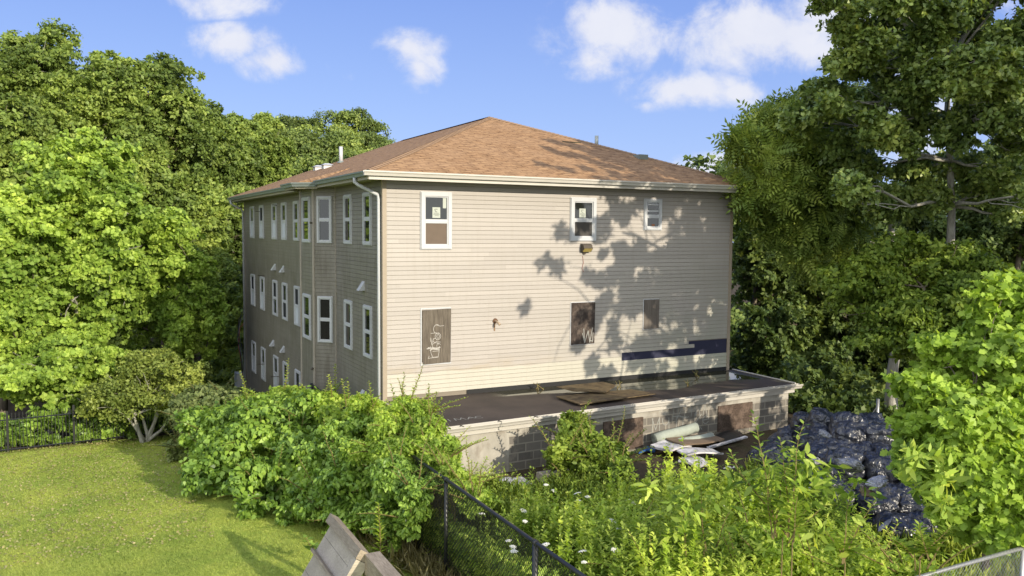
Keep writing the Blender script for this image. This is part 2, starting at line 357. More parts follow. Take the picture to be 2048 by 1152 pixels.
M['osb'] = ply('rotten_strand_board', (.04, .03, .025), (.12, .085, .065), (6, 6, 9), 2.6, (.17, .125, .10))
M['plyroof'] = ply('wet_plywood', (.10, .07, .035), (.20, .15, .085), (1.5, 8, 3), 1.6, (.06, .042, .03))
def planks(name, a, b, sc):
    g = G(name); tc = g.co('Object'); n = g.noise(g.mapv(tc, sc), 2.0, 6, .65, .3); n2 = g.noise(tc, 1.5, 4)
    c = g.ramp(n, [(.28, a), (.72, b)]); c = g.mix(g.rng(n2, .4, .7, 0, .4), c, tuple(k*.6 for k in a))
    g.pbr(c, .8, 0, .25, g.bump(n, .5, .01)); return g.m
M['timber'] = planks('sun_bleached_timber', (.34, .29, .23), (.58, .52, .43), (3, 20, 20))
M['timberd'] = planks('brown_timber', (.22, .18, .13), (.44, .37, .28), (20, 3, 20))
M['blackmetal'] = plain('black_coated_metal', (.02, .021, .023), .35, .0, var=.3, spec=.5)
M['blackmesh'] = plain('black_vinyl_wire', (.022, .024, .022), .4)
M['steel'] = plain('galvanised_steel', (.42, .42, .42), .4, .7, var=.2)
M['rust'] = plain('rusty_pipe', (.13, .07, .04), .8)
M['brass'] = plain('pale_pipe_metal', (.42, .32, .22), .5)
M['bronze'] = plain('bronze_lamp_housing', (.07, .055, .04), .5)
M['lens'] = plain('amber_lamp_lens', (.42, .33, .10), .3)
M['wire'] = plain('black_cable', (.03, .03, .03), .6)
M['redwire'] = plain('red_cable', (.30, .08, .06), .6)
M['concrete'] = plain('rough_concrete', (.36, .32, .26), .9, var=.35, scale=4, bump=.5)
M['bag'] = None
def bagmat(name, col, rough):
    g = G(name); tc = g.co('Object'); n = g.noise(tc, 3.0, 5, .6, .8)
    dn = g.N.new('ShaderNodeTexNoise'); g.L.new(tc, dn.inputs['Vector']); dn.inputs['Scale'].default_value = 2.2; dn.inputs['Detail'].default_value = 3
    vm = g.N.new('ShaderNodeVectorMath'); vm.operation = 'MULTIPLY_ADD'; g.L.new(dn.outputs['Color'], vm.inputs[0]); vm.inputs[1].default_value = (.7, .7, .7); g.L.new(tc, vm.inputs[2])
    v1 = g.voro(vm.outputs[0], 2.3); v2 = g.voro(g.mapv(vm.outputs[0], (1, 1, .5)), 5.5)
    h = g.math('ADD', g.math('MULTIPLY', v1, 1.0), g.math('MULTIPLY', v2, .55))
    g.pbr(g.mix(g.rng(n, .35, .7), tuple(k*.6 for k in col), tuple(k*1.6 for k in col)), rough, 0, .9, g.bump(h, .8, .045)); return g.m
M['bag'] = bagmat('black_bin_bag_plastic', (.023, .026, .038), .34)
M['bagw'] = bagmat('grey_crumpled_plastic', (.33, .33, .35), .5)
M['cloth'] = bagmat('dirty_white_sheeting', (.46, .45, .47), .7)
M['carpet'] = plain('pale_green_carpet_backing', (.33, .36, .31), .85, var=.2, scale=10)
M['blue'] = plain('blue_plastic', (.03, .11, .32), .5)
M['card'] = plain('wet_brown_board', (.18, .13, .09), .8, var=.35, scale=5)
M['flower'] = plain('white_umbel', (.75, .74, .68), .7, var=.1)
M['unit'] = plain('grey_utility_cabinet', (.50, .52, .54), .5)

# ------------------------------------------------------------------ ground
def gz(x, y):
    x = np.asarray(x, float); y = np.asarray(y, float)
    lawn = np.clip(.5+(12.5-y)*.068, .3, 1.75)
    yard = 2.62+0*x-.25*np.clip((x-11)/4, 0, 1)-.45*np.clip((-9-y)/4, 0, 1)
    t = np.clip((x+.75)/1.1, 0, 1); t = t*t*(3-2*t)
    back = np.clip((y-.5)/3, 0, 1)                     # the yard level ends at the house
    yard = yard*(1-back)+(.6)*back
    z = lawn*(1-t)+yard*t
    hill = np.clip((y-42)/60, 0, 1); hill = hill*hill*(3-2*hill)*13*np.clip((70-x)/60, 0, 1)
    return z+hill
def sheet(name, xs, ys, zf, mat, dz=0):
    X, Y = np.meshgrid(xs, ys); Z = zf(X, Y)+dz
    v = np.stack([X, Y, Z], -1).reshape(-1, 3); nx = len(xs)
    me = bpy.data.meshes.new(name); f = [(j*nx+i, j*nx+i+1, (j+1)*nx+i+1, (j+1)*nx+i) for j in range(len(ys)-1) for i in range(nx-1)]
    me.from_pydata(v.tolist(), [], f); me.polygons.foreach_set('use_smooth', [True]*len(f)); me.materials.append(mat)
    o = bpy.data.objects.new(name, me); C.objects.link(o); return o
def ground_mat():
    g = G('soil_and_litter'); p = g.pos(); n = g.noise(p, .8, 6); f = g.noise(p, 18, 6, .7)
    c = g.ramp(n, [(.3, (.045, .035, .022)), (.55, (.09, .07, .045)), (.75, (.05, .07, .02))]); c = g.mix(g.rng(f, .5, .75, 0, .6), c, (.17, .13, .08))
    g.pbr(c, .95, 0, .1, g.bump(f, .7, .05)); return g.m
def lawn_mat():
    g = G('mown_lawn'); p = g.pos(); n = g.noise(p, .35, 4); m = g.noise(p, 3, 4); f = g.noise(p, 30, 5, .75)
    c = g.ramp(n, [(.3, (.36, .50, .08)), (.7, (.54, .60, .11))]); c = g.mix(g.rng(m, .4, .7, 0, .4), c, (.60, .58, .14)); c = g.mix(g.rng(f, .45, .7, 0, .35), c, (.22, .29, .04))
    g.pbr(c, .9, 0, .1, g.bump(f, 1.0, .04)); return g.m
xs = np.concatenate([np.linspace(-300, -32, 12), np.linspace(-30, 40, 190), np.linspace(42, 400, 16)])
ys = np.concatenate([np.linspace(-120, -32, 6), np.linspace(-30, 40, 190), np.linspace(42, 130, 30), np.linspace(140, 900, 12)])
tag(sheet('ground', xs, ys, gz, ground_mat()), kind='structure')
tag(sheet('lawn', np.linspace(-16, -.75, 90), np.linspace(-16, 12.6, 140), gz, lawn_mat(), .012), kind='structure')

# ------------------------------------------------------------------ leaves and trees
def T_diamond(w=.5, fold=.12): return np.array([(0, 0, 0), (.5, w*.5, fold), (1, 0, 0), (.5, -w*.5, fold)]), [(0, 1, 2, 3)]
def T_lance(): return np.array([(0, 0, 0), (.3, .17, .03), (.62, .14, 0), (1, 0, -.12), (.62, -.14, 0), (.3, -.17, .03)]), [(0, 1, 2, 3, 4, 5)]
def T_heart(): return np.array([(0, 0, 0), (.08, .3, .05), (.4, .36, .04), (1, 0, -.16), (.4, -.36, .04), (.08, -.3, .05)]), [(0, 1, 2, 3, 4, 5)]
def T_maple():
    a = [(0, 0), (.02, .3), (.22, .2), (.42, .52), (.5, .3), (.68, .34), (1, 0), (.68, -.34), (.5, -.3), (.42, -.52), (.22, -.2), (.02, -.3)]
    return np.array([(x, y, -.12*abs(y)-.08*x*x) for x, y in a]), [tuple(range(12))]
def T_oval(): return np.array([(0, 0, 0), (.25, .24, .04), (.7, .22, .03), (1, 0, -.05), (.7, -.22, .03), (.25, -.24, .04)]), [(0, 1, 2, 3, 4, 5)]
def T_pinnate(k=6):
    v = []; f = []
    for i in range(k):
        x = .12+.8*i/k; z = -.25*x*x; l = .30*(1-.45*abs(i/k-.35))
        for s in (1, -1):
            n = len(v); v += [(x, 0, z), (x+.10, s*l*.45+.0, z-.01), (x+.10, s*l, z-.05), (x+.0, s*l*.5, z-.01)]; f.append((n, n+1, n+2, n+3))
    n = len(v); v += [(.9, 0, -.2), (.98, .05, -.24), (1.15, 0, -.3), (.98, -.05, -.24)]; f.append((n, n+1, n+2, n+3))
    return np.array(v), f
def T_blade(): return np.array([(0, -.035, 0), (0, .035, 0), (.55, .025, .04), (1, 0, -.1), (.55, -.025, .04)]), [(0, 1, 2, 3, 4)]
def leaf_mesh(name, pos, nrm, size, tmpl, mat, parent=None, rs=None, dirv=None, rnd=None):
    rs = rs or np.random.RandomState(1); V, F = tmpl; n = len(pos); k = len(V)
    nrm = nrm/(np.linalg.norm(nrm, axis=1)[:, None]+1e-9)
    a = rs.normal(size=(n, 3)) if dirv is None else dirv
    a = a-nrm*(a*nrm).sum(1)[:, None]; a /= np.linalg.norm(a, axis=1)[:, None]+1e-9
    b = np.cross(nrm, a)
    sz = np.broadcast_to(np.asarray(size, float), (n,))[:, None, None]
    P = pos[:, None, :]+sz*(V[None, :, 0:1]*a[:, None]+V[None, :, 1:2]*b[:, None]+V[None, :, 2:3]*nrm[:, None])
    P = P.reshape(-1, 3)
    if parent is not None: P = P-np.array(world_loc(parent))
    fl = np.concatenate([np.array(f) for f in F]); lens = np.array([len(f) for f in F])
    loops = (fl[None, :]+(np.arange(n)*k)[:, None]).reshape(-1)
    tot = np.tile(lens, n); starts = np.concatenate([[0], np.cumsum(tot)[:-1]])
    me = bpy.data.meshes.new(name); me.vertices.add(len(P)); me.vertices.foreach_set('co', P.ravel().astype(np.float32))
    me.loops.add(len(loops)); me.loops.foreach_set('vertex_index', loops.astype(np.int32))
    me.polygons.add(len(tot)); me.polygons.foreach_set('loop_start', starts.astype(np.int32))
    me.update(calc_edges=True)
    at = me.attributes.new('rnd', 'FLOAT', 'FACE'); rr = rs.rand(n) if rnd is None else rnd; at.data.foreach_set('value', np.repeat(rr, len(F)).astype(np.float32))
    me.materials.append(mat); o = bpy.data.objects.new(name, me); C.objects.link(o)
    if parent is not None: o.parent = parent
    return o
def lobe_cloud(lobes, n, rs, clump=60, up=.35, spread=.17, shell=(.72, 1.06), flat=.6, sub=13, subk=(.32, .58)):
    """leaf positions and normals in clumps over the skins of ellipsoid lobes, each broken into smaller sprays"""
    lobes = np.asarray(lobes, float)
    if sub:
        nl = []
        for l in lobes:
            r = l[3:6].mean()
            if r < .25: nl.append(l); continue
            for q in range(sub):
                d = rs.normal(size=3); d[2] += .25; d /= np.linalg.norm(d); f = rs.uniform(.45, .9); k_ = rs.uniform(*subk)
                nl.append([*(l[:3]+d*l[3:6]*f), l[3]*k_, l[4]*k_, l[5]*k_*.8])
        lobes = np.array(nl)
    w = (lobes[:, 3]*lobes[:, 4]+lobes[:, 5]*(lobes[:, 3]+lobes[:, 4])/2); w /= w.sum()
    nc = max(len(lobes), int(n/clump)); li = rs.choice(len(lobes), nc, p=w)
    d = rs.normal(size=(nc, 3)); d[:, 2] += up; d /= np.linalg.norm(d, axis=1)[:, None]
    rad = lobes[li, 3:6]*rs.uniform(shell[0], shell[1], nc)[:, None]
    cc = lobes[li, :3]+d*rad
    ci = rs.randint(0, nc, n); sig = spread*lobes[li[ci], 3:6].mean(1)[:, None]*rs.uniform(.7, 1.4, nc)[ci][:, None]
    off = np.clip(rs.normal(size=(n, 3)), -2, 2)*sig; off[:, 2] *= flat
    pos = cc[ci]+off
    nrm = d[ci]*.6+np.array([0, -.12, .28])+rs.normal(size=(n, 3))*.5
    cr = rs.rand(nc)[ci]; rnd = np.clip(.6*rs.rand(n)+.4*cr, 0, 1)
    return pos, nrm, rnd, cc
def branch_path(a, b, rs, bend=.12, k=6):
    a = np.asarray(a, float); b = np.asarray(b, float); L = np.linalg.norm(b-a); t = np.linspace(0, 1, k)[:, None]
    p = a+(b-a)*t; p += np.cumsum(rs.normal(size=(k, 3)), 0)*bend*L/k*(t*(1-t)*4); p[:, 2] += (t*(1-t))[:, 0]*L*.12
    return p
def tree(name, label, cat, base, lobes, n, size, tmpl, lmat, bmat, tr=.16, seed=1, group=None, limbs=None, trunk_top=None, twigs=4, clump=60, up=.35, spread=.17, flat=.6, shell=(.72, 1.06), sizevar=.35, droop=0):
    rs = np.random.RandomState(seed); lobes = np.asarray(lobes, float)
    e = empty(name, base, label, cat, group)
    c = lobes[:, :3].mean(0); top = np.array(trunk_top) if trunk_top is not None else np.array([c[0]*.8+base[0]*.2, c[1]*.8+base[1]*.2, c[2]+.2*(lobes[:, 2]+lobes[:, 5]-c[2]).max()])
    mb = MB(); path = branch_path(np.array(base)-np.array([0, 0, .3]), top, rs, .10, 9)
    mb.tube(path, np.linspace(tr, tr*.35, 9)*np.array([1.35, 1.1]+[1]*7), 8)
    for i, l in enumerate(lobes):
        j = int(np.clip(np.searchsorted(path[:, 2], l[2]-1.0*l[5]), 2, 8)); s = path[j]; r0 = tr*(.5-.25*j/8)
        tgt = l[:3]+rs.normal(size=3)*l[3:6]*.15
        bp = branch_path(s, tgt, rs, .16, 6); mb.tube(bp, np.linspace(r0, r0*.35, 6), 5, cap=False)
        for q in range(twigs):
            d = rs.normal(size=3); d[2] += .3; d /= np.linalg.norm(d); k = rs.randint(2, 6)
            mb.tube(branch_path(bp[k], l[:3]+d*l[3:6]*.92, rs, .2, 5), np.linspace(r0*.35, .008, 5), 4, cap=False)
    mb.build('trunk', bmat, e, True)
    pos, nrm, rnd, cc = lobe_cloud(lobes, n, rs, clump, up, spread, shell, flat)
    dv = rs.normal(size=(n, 3)); dv[:, 2] -= droop
    leaf_mesh('crown', pos, nrm, size*rs.uniform(1-sizevar, 1+sizevar, n), tmpl, lmat, e, rs, dv, rnd)
    return e
def crown_lobes(c, rx, ry, rz, k, rs, lr=.45, zbias=0.1):
    """k lobes over the envelope of one ellipsoid, plus a few inside"""
    out = []
    for i in range(k):
        z = 1-2*(i+.5)/k; a = i*2.39996+rs.uniform(-.3, .3); r = math.sqrt(max(0, 1-z*z))
        d = np.array([r*math.cos(a), r*math.sin(a), z+zbias]); f = rs.uniform(.55, .75); s = lr*rs.uniform(.75, 1.25)
        out.append([c[0]+d[0]*rx*f, c[1]+d[1]*ry*f, c[2]+d[2]*rz*f, rx*s, ry*s, rz*s*.85])
    out.append([c[0], c[1], c[2], rx*.55, ry*.55, rz*.55])
    return out

# ------------------------------------------------------------------ the house
HW, HD, ZS, ZB = 10.87, 18.89, 9.21, 3.95
house = empty('house', (5.4, 9.4, .5), 'three storey beige vinyl sided house with brown hip roof and block annex', 'house')
EXPO = .1095
def siding(name, o, u, n, length, z0, z1, mat, cut=None, seed=3):
    rs = random.Random(seed); mb = MB(); o, u, n = (np.array([*a, 0.]) for a in (o, u, n)); Z = np.array([0, 0, 1.])
    z = z0; row = 0
    while z < z1-.01:
        zt = min(z+EXPO, z1); ivs = [(0., length)]
        if cut:
            for (a, b, c0, c1) in cut:
                if z+EXPO*.5 > c0 and z+EXPO*.5 < c1:
                    nv = []
                    for (p, q) in ivs:
                        if b <= p or a >= q: nv.append((p, q)); continue
                        if a > p: nv.append((p, a))
                        if b < q: nv.append((b, q))
                    ivs = nv
        for (a, b) in ivs:
            cutp = [a]; x = a-rs.uniform(0, 3.6)
            while x < b:
                if x > a+.2 and x < b-.2: cutp.append(x)
                x += 3.66
            cutp.append(b)
            for i in range(len(cutp)-1):
                p, q = cutp[i], cutp[i+1]; r = rs.random(); jz = rs.uniform(-.0008, .0008)
                A = o+u*p; B = o+u*(q+.0); ob = .017+jz
                zq = zt-.0085; mb.add([A+n*ob+Z*z, B+n*ob+Z*z, B+n*.008+Z*zq, A+n*.008+Z*zq, A+Z*z, B+Z*z, A+Z*zq, B+Z*zq], [(0, 1, 2, 3), (4, 5, 1, 0), (3, 2, 7, 6)], r)
        z += EXPO; row += 1
    return mb.build(name, mat, house)
# wall cores (a hair behind the siding)
BP = .51; BY0, BY1, BY2, BY3 = 4.16, 4.67, 6.19, 6.70
core = MB()
core.box(.002, .002, .4, HW-.002, HD-.002, ZS)
core.add([(x, y, z) for z in (.4, ZS) for x, y in ((.002, BY0), (-BP+.002, BY1), (-BP+.002, BY2), (.002, BY3))], [(0, 1, 2, 3), (7, 6, 5, 4), (0, 4, 5, 1), (1, 5, 6, 2), (2, 6, 7, 3)])
core.build('wall_core', plain('groove_shadow_board', (.22, .19, .15), .8), house)
mb = MB(); mb.box(6.95, -.0035, 4.36, HW-.07, .0, 4.80); mb.build('exposed_wall_wrap', M['navy'], house)
siding('front_wall', (0, 0), (1, 0), (0, -1), HW, ZB-.0, ZS, M['siding'], cut=[(6.96, 10.87, 4.38, 4.60), (9.55, 10.87, 4.60, 4.78), (9.33, 9.55, 4.71, 4.78)], seed=1)
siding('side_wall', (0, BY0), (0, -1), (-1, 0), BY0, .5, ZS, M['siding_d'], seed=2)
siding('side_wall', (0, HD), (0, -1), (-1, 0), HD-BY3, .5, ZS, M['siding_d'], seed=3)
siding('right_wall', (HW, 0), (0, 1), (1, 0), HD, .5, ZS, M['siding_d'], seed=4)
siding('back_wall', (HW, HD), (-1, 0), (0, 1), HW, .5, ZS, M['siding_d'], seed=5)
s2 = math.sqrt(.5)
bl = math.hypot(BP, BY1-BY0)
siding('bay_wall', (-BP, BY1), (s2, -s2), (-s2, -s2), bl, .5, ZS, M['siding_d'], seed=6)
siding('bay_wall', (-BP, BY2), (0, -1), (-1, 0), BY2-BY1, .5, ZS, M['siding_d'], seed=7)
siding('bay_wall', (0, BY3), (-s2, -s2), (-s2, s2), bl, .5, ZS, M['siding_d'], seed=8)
def post(x, y, z0, z1, w, mat): MB().box(x-w, y-w, z0, x+w, y+w, z1).build('corner_trim', mat, house)
mb = MB(); mb.box(-.03, -.028, 3.86, .075, .0, ZS); mb.box(-.028, .002, .5, .0, .085, ZS); mb.build('corner_trim', M['trim'], house)
mb = MB(); mb.box(HW-.075, -.028, 3.84, HW+.03, .0, ZS); mb.box(HW, .002, .5, HW+.03, .085, ZS); mb.build('corner_trim', M['trim'], house)
mb = MB(); mb.box(-.03, HD-.08, .5, 0, HD+.03, ZS); mb.build('corner_trim', M['trimsh'], house)
for (x, y) in ((-BP, BY1), (-BP, BY2)): MB().tube([(x, y, .5), (x, y, ZS-.004)], .045, 8).build('corner_trim', M['trimsh'], house)
MB().box(-.03, BY0-.03, .5, -.0, BY0+.02, ZS-.003).build('corner_trim', M['trimsh'], house)
# flashing along the flat roof
mb = MB(); mb.box(2.2, -.022, 3.84, HW-.08, -.0, ZB+.005); mb.build('base_flashing', plain('black_flashing', (.015, .015, .016), .7), house)

# roof
EV, ZE, SL = .55, 9.36, .385
ax = HW/2; run = ax+EV; ZA = ZE+SL*run
e0 = (-EV, -EV, ZE); e1 = (HW+EV, -EV, ZE); e2 = (HW+EV, HD+EV, ZE); e3 = (-EV, HD+EV, ZE)
a0 = (ax, -EV+run, ZA); a1 = (ax, HD+EV-run, ZA)
MB().slab([e0, e1, a0], .05).build('roof', M['shS'], house)
MB().slab([e2, e3, a1], .05).build('roof', M['shS'], house)
MB().slab([e1, e2, a1, a0], .05).build('roof', M['shW'], house)
MB().slab([e3, e0, a0, a1], .05).build('roof', M['shW'], house)
BYA, BYB = 4.12, 6.35
mb = MB(); mb.slab([(-1.06, BYA+.45, 9.30), (-1.06, BYB-.45, 9.30), (-.53, BYB, 9.372), (.4, BYB, 9.74), (.4, BYA, 9.74), (-.53, BYA, 9.372)][::-1], .04); mb.build('bay_roof', M['shW'], house)
mb = MB()
def cap(p, q, w=.13):
    p, q = np.array(p), np.array(q); n = int(np.linalg.norm(q-p)/.14)
    for i in range(n):
        a = p+(q-p)*i/n; b = p+(q-p)*(i+1.25)/n; h = np.cross(q-p, (0, 0, 1)); h /= np.linalg.norm(h); up = np.array([0, 0, 1])
        mb.add([a+up*.03, b+up*.018, b+h*w-up*.035, a+h*w-up*.02, b-h*w-up*.035, a-h*w-up*.02], [(0, 1, 2, 3), (0, 5, 4, 1)])
for p, q in ((e0, a0), (e1, a0), (a0, a1), (e3, a1), (e2, a1)): cap(p, q)
mb.build('ridge_caps', M['ridge'], house)
# soffit and fascia
so_z = 9.20
mb = MB(); E = EV-.03
mb.poly([(-E, -E, so_z), (HW+E, -E, so_z), (HW+E, .0, so_z), (-E, 0, so_z)]); mb.poly([(-E, 0, so_z), (0, 0, so_z), (0, HD, so_z), (-E, HD, so_z)])
mb.poly([(HW, 0, so_z), (HW+E, 0, so_z), (HW+E, HD, so_z), (HW, HD, so_z)]); mb.poly([(-E, HD, so_z), (HW+E, HD, so_z), (HW+E, HD+E, so_z), (-E, HD+E, so_z)])
mb.poly([(-E-.001, BYA+.02, so_z-.002), (-1.02, BYA+.45, so_z-.002), (-1.02, BYB-.45, so_z-.002), (-E-.001, BYB-.02, so_z-.002)])
mb.build('soffit', M['soffit'], house)
mb = MB()
mb.box(-E, -E-.02, 9.155, HW+E, -E, 9.35); mb.box(HW+E, -E, 9.155, HW+E+.02, HD+E, 9.35); mb.box(-E, HD+E, 9.155, HW+E, HD+E+.02, 9.35)
mb.build('fascia', M['gutter'], house)
mb = MB(); mb.box(-E-.02, -E, 9.155, -E, BYA, 9.345); mb.box(-E-.02, BYB, 9.155, -E, HD+E, 9.345)
P4 = [(-E-.0, BYA), (-1.03, BYA+.45), (-1.03, BYB-.45), (-E-.0, BYB)]
for (p, q) in zip(P4[:-1], P4[1:]):
    d = np.array([q[0]-p[0], q[1]-p[1], 0]); L = np.linalg.norm(d); d /= L; n = np.array([-d[1], d[0], 0])
    mb.obox((p[0], p[1], 0), d, n, (0, 0, 1), (0, 0, 9.13), (L, .02, 9.30))
mb.build('fascia', M['soffit'], house)
def gutter(pts, zt, mat, name='gutter', w=.12, h=.115, parent=house, brackets=None, closed_ends=True):
    """open K-profile trough along a polyline; outward is to the right of travel"""
    prof = [(0, 0), (0, -h), (w*.65, -h), (w*.8, -h*.45), (w, -h*.3), (w, 0), (w-.012, 0), (w-.012, -h*.3), (w*.62, -h+.012), (.012, -h+.012), (.012, 0)]
    p = [np.array([*a, 0.]) for a in pts]; k = len(p); rings = []
    for i in range(k):
        d0 = p[i]-p[i-1] if i > 0 else p[1]-p[0]; d1 = p[i+1]-p[i] if i < k-1 else d0
        d0 = d0/np.linalg.norm(d0); d1 = d1/np.linalg.norm(d1); n0 = np.array([d0[1], -d0[0], 0]); n1 = np.array([d1[1], -d1[0], 0])
        m = n0+n1; m /= np.linalg.norm(m); m = m/max(.3, m@n0)
        rings.append([p[i]+m*a+np.array([0, 0, zt+b]) for a, b in prof])
    q = len(prof); mb = MB(); vs = [v for r in rings for v in r]
    fs = [(i*q+j, (i+1)*q+j, (i+1)*q+(j+1) % q, i*q+(j+1) % q) for i in range(k-1) for j in range(q)]+[tuple(range(q)), tuple(range((k-1)*q, k*q))[::-1]]
    mb.add(vs, fs); return mb.build(name, mat, parent)
gutter([(-E-.02-.12, -E-.021), (HW+E+.14, -E-.021)], 9.355, M['gutter'])
gutter([(-E-.021, BYA+.05), (-E-.021, -E-.02)][::1], 9.35, M['gutter_d']) if False else None
def gut_rev(pts, z, mat): return gutter(pts, z, mat)
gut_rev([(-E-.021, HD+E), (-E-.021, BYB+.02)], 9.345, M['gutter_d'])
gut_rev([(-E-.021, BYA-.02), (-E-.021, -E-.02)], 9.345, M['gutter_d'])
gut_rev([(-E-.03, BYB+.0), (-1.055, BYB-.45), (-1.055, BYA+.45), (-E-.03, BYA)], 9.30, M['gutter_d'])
# downspouts
def downspout(pts, mat=M['white']):
    mb = MB(); mb.tube(pts, .045, 6); return mb.build('downspout', mat, house, True)
downspout([(-.60, .32, 9.23), (-.60, .32, 9.13), (-.52, .30, 9.06), (-.2, .22, 8.9), (-.075, .16, 8.83), (-.07, .13, 8.72), (-.07, .12, .6)])
downspout([(-.60, HD-.1, 9.23), (-.6, HD-.1, 9.1), (-.5, HD-.1, 9.02), (-.15, HD-.05, 8.86), (-.08, HD-.02, 8.75), (-.08, HD, .5)])
downspout([(HW+.58, .3, 9.22), (HW+.55, .3, 9.1), (HW+.15, .25, 8.8), (HW+.08, .22, 8.7), (HW+.08, .2, 3.9)], M['trimsh'])
# roof vents
def onroof_w(x, y): return ZE+SL*(x+EV)
x, y = 2.75, 13.3; z = onroof_w(x, y); mb = MB(); mb.tube([(x, y, z-.1), (x, y, z+.62)], .075, 10); mb.build('vent_pipe', M['white'], house, True)
mb = MB(); mb.tube([(x, y, z-.02), (x, y, z+.06)], [.16, .09], 10); mb.build('pipe_boot', M['gutter_d'], house)
for (x, y) in ((2.2, 14.7), (2.05, 12.8)):
    z = onroof_w(x, y); mb = MB(); mb.box(x-.16, y-.16, z-.05, x+.16, y+.16, z+.10); mb.add([(x-.22, y-.22, z+.10), (x+.22, y-.22, z+.10), (x+.22, y+.22, z+.10), (x-.22, y+.22, z+.10), (x-.08, y-.08, z+.17), (x+.08, y-.08, z+.17), (x+.08, y+.08, z+.17), (x-.08, y+.08, z+.17)], [(0, 3, 2, 1), (4, 5, 6, 7), (0, 1, 5, 4), (1, 2, 6, 5), (2, 3, 7, 6), (3, 0, 4, 7)])
    mb.build('roof_vent', M['white'], house)
x, y = 8.05, 3.1; MB().tube([(x, y, 10.6), (x, y, 11.0)], .06, 8).build('vent_pipe', plain('grey_vent_metal', (.42, .46, .45), .4), house, True)
x, y = 8.75, 1.72; z = ZE+SL*(y+EV); mb = MB(); mb.box(x-.15, y-.15, z-.05, x+.17, y+.17, z+.10); mb.build('roof_vent', M['gutter_d'], house)
mb = MB()
zc = ZE+SL*(3.0+EV); mb.box(6.75, 2.985, zc-.03, 7.40, 3.03, zc+.022)
mb.build('moss_patch', plain('old_moss_patch', (.05, .05, .03), .9), house)

# windows: u = right along wall as seen from outside, n = outward
def window(o, u, n, w, h, upper='glass', lower='glass', cas=.075, meet=.5, extra=None, label=None, frame_mat=None):
    o = np.array(o, float); u = np.array([*u, 0.]); n = np.array([*n, 0.]); Z = np.array([0, 0, 1.])
    fr = MB(); d0, d1 = 0.006, .062
    B = lambda a, b, m=fr: m.obox(o, u, n, Z, a, b)
    B((0, d0, 0), (cas, d1, h)); B((w-cas, d0, 0), (w, d1, h)); B((cas, d0, h-cas), (w-cas, d1-.002, h)); B((cas, d0, 0), (w-cas, d1-.002, cas))
    # thin outer lip
    l = .018; B((-l, d0, -l), (0, .034, h+l)); B((w, d0, -l), (w+l, .034, h+l)); B((0, d0, h), (w, .033, h+l)); B((0, d0, -l), (w, .033, 0))
    s = .028; a0_, a1_ = cas, w-cas; zm = h*meet
    B((a0_, d0, zm-.022), (a1_, .046, zm+.022)); 
    for (z0, z1, dd) in ((cas, zm-.022, .044), (zm+.022, h-cas, .036)):
        B((a0_, d0, z0), (a0_+s, dd, z1)); B((a1_-s, d0, z0), (a1_, dd, z1)); B((a0_+s, d0, z0), (a1_-s, dd-.001, z0+s)); B((a0_+s, d0, z1-s), (a1_-s, dd-.001, z1))
    f = fr.build('window', frame_mat or M['white'], house)
    if label: f['label'] = label
    for nm, (z0, z1, dd), mt in (('lower_pane', (cas+s, zm-.022-s, .026), lower), ('upper_pane', (zm+.022+s, h-cas-s, .024), upper)):
        q = MB(); q.obox(o, u, n, Z, (a0_+s-.002, .005, z0-.002), (a1_-s+.002, dd, z1+.002)); q.build(nm if mt not in ('screen', 'screen_d') else 'insect_screen', M[mt], f)
    return f
def sticker(f, o, u, n, x, z, w, h, marks=True):
    o = np.array(o, float); u = np.array([*u, 0.]); n = np.array([*n, 0.]); Z = np.array([0, 0, 1.])
    q = MB(); q.obox(o, u, n, Z, (x, .026, z), (x+w, .029, z+h)); q.build('sticker', M['paper'], f)
    if marks:
        q = MB(); cx, cz = x+w*.48, z+h*.72; pts = []
        for i in range(14): a = .6+i*.36; r = w*.17*(1+.25*math.sin(3*a)); pts.append(o+u*(cx+r*math.cos(a))+Z*(cz+r*math.sin(a))+n*.030)
        q.tube(pts, w*.028, 4)
        for k, (a, b) in enumerate(((.14, .8), (.12, .86), (.3, .8))):
            zz = z+h*(.42-.12*k); xx = x+w*a
            while xx < x+w*b: l = random.uniform(.04, .12)*w; q.obox(o, u, n, Z, (xx, .0292, zz), (xx+l, .0305, zz+h*.045)); xx += l+.03*w
        q.build('printed_marks', M['ink'], f)
FU, FN = (1, 0), (0, -1)
o = (.95, 0, 7.54); f = window(o, FU, FN, .80, 1.38, 'glass', 'screen', .09, .49); sticker(f, o, FU, FN, .30, .76, .205, .26); sticker(f, o, FU, FN, .575, 1.0, .09, .25, False)
o = (5.22, 0, 7.75); f = window(o, FU, FN, .80, 1.14, 'glass', 'screen_d', .095, .48); sticker(f, o, FU, FN, .27, .62, .20, .24)
o = (7.64, 0, 8.06); f = window(o, FU, FN, .59, .85, 'glass', 'glass', .07, .44)
q = MB(); q.obox(o, (1, 0, 0), (0, -1, 0), (0, 0, 1), (.09, .03, .50), (.50, .036, .55)); q.obox(o, (1, 0, 0), (0, -1, 0), (0, 0, 1), (.09, .03, .69), (.50, .036, .72)); q.build('lowered_sash', M['white'], f)
q = MB(); q.obox(o, (1, 0, 0), (0, -1, 0), (0, 0, 1), (.26, .028, .10), (.36, .033, .16)); q.build('sill_object', plain('orange_brown_pot', (.35, .15, .08), .6), f)
SU, SN = (0, -1), (-1, 0)
rows = {3: (8.92, 1.30), 2: (6.07, 1.30), 1: (3.22, 1.30)}
side = [(1.47, .63), (3.21, .66), (9.26, .70), (11.16, .74), (12.84, .76), (15.28, .75), (17.36, .80)]
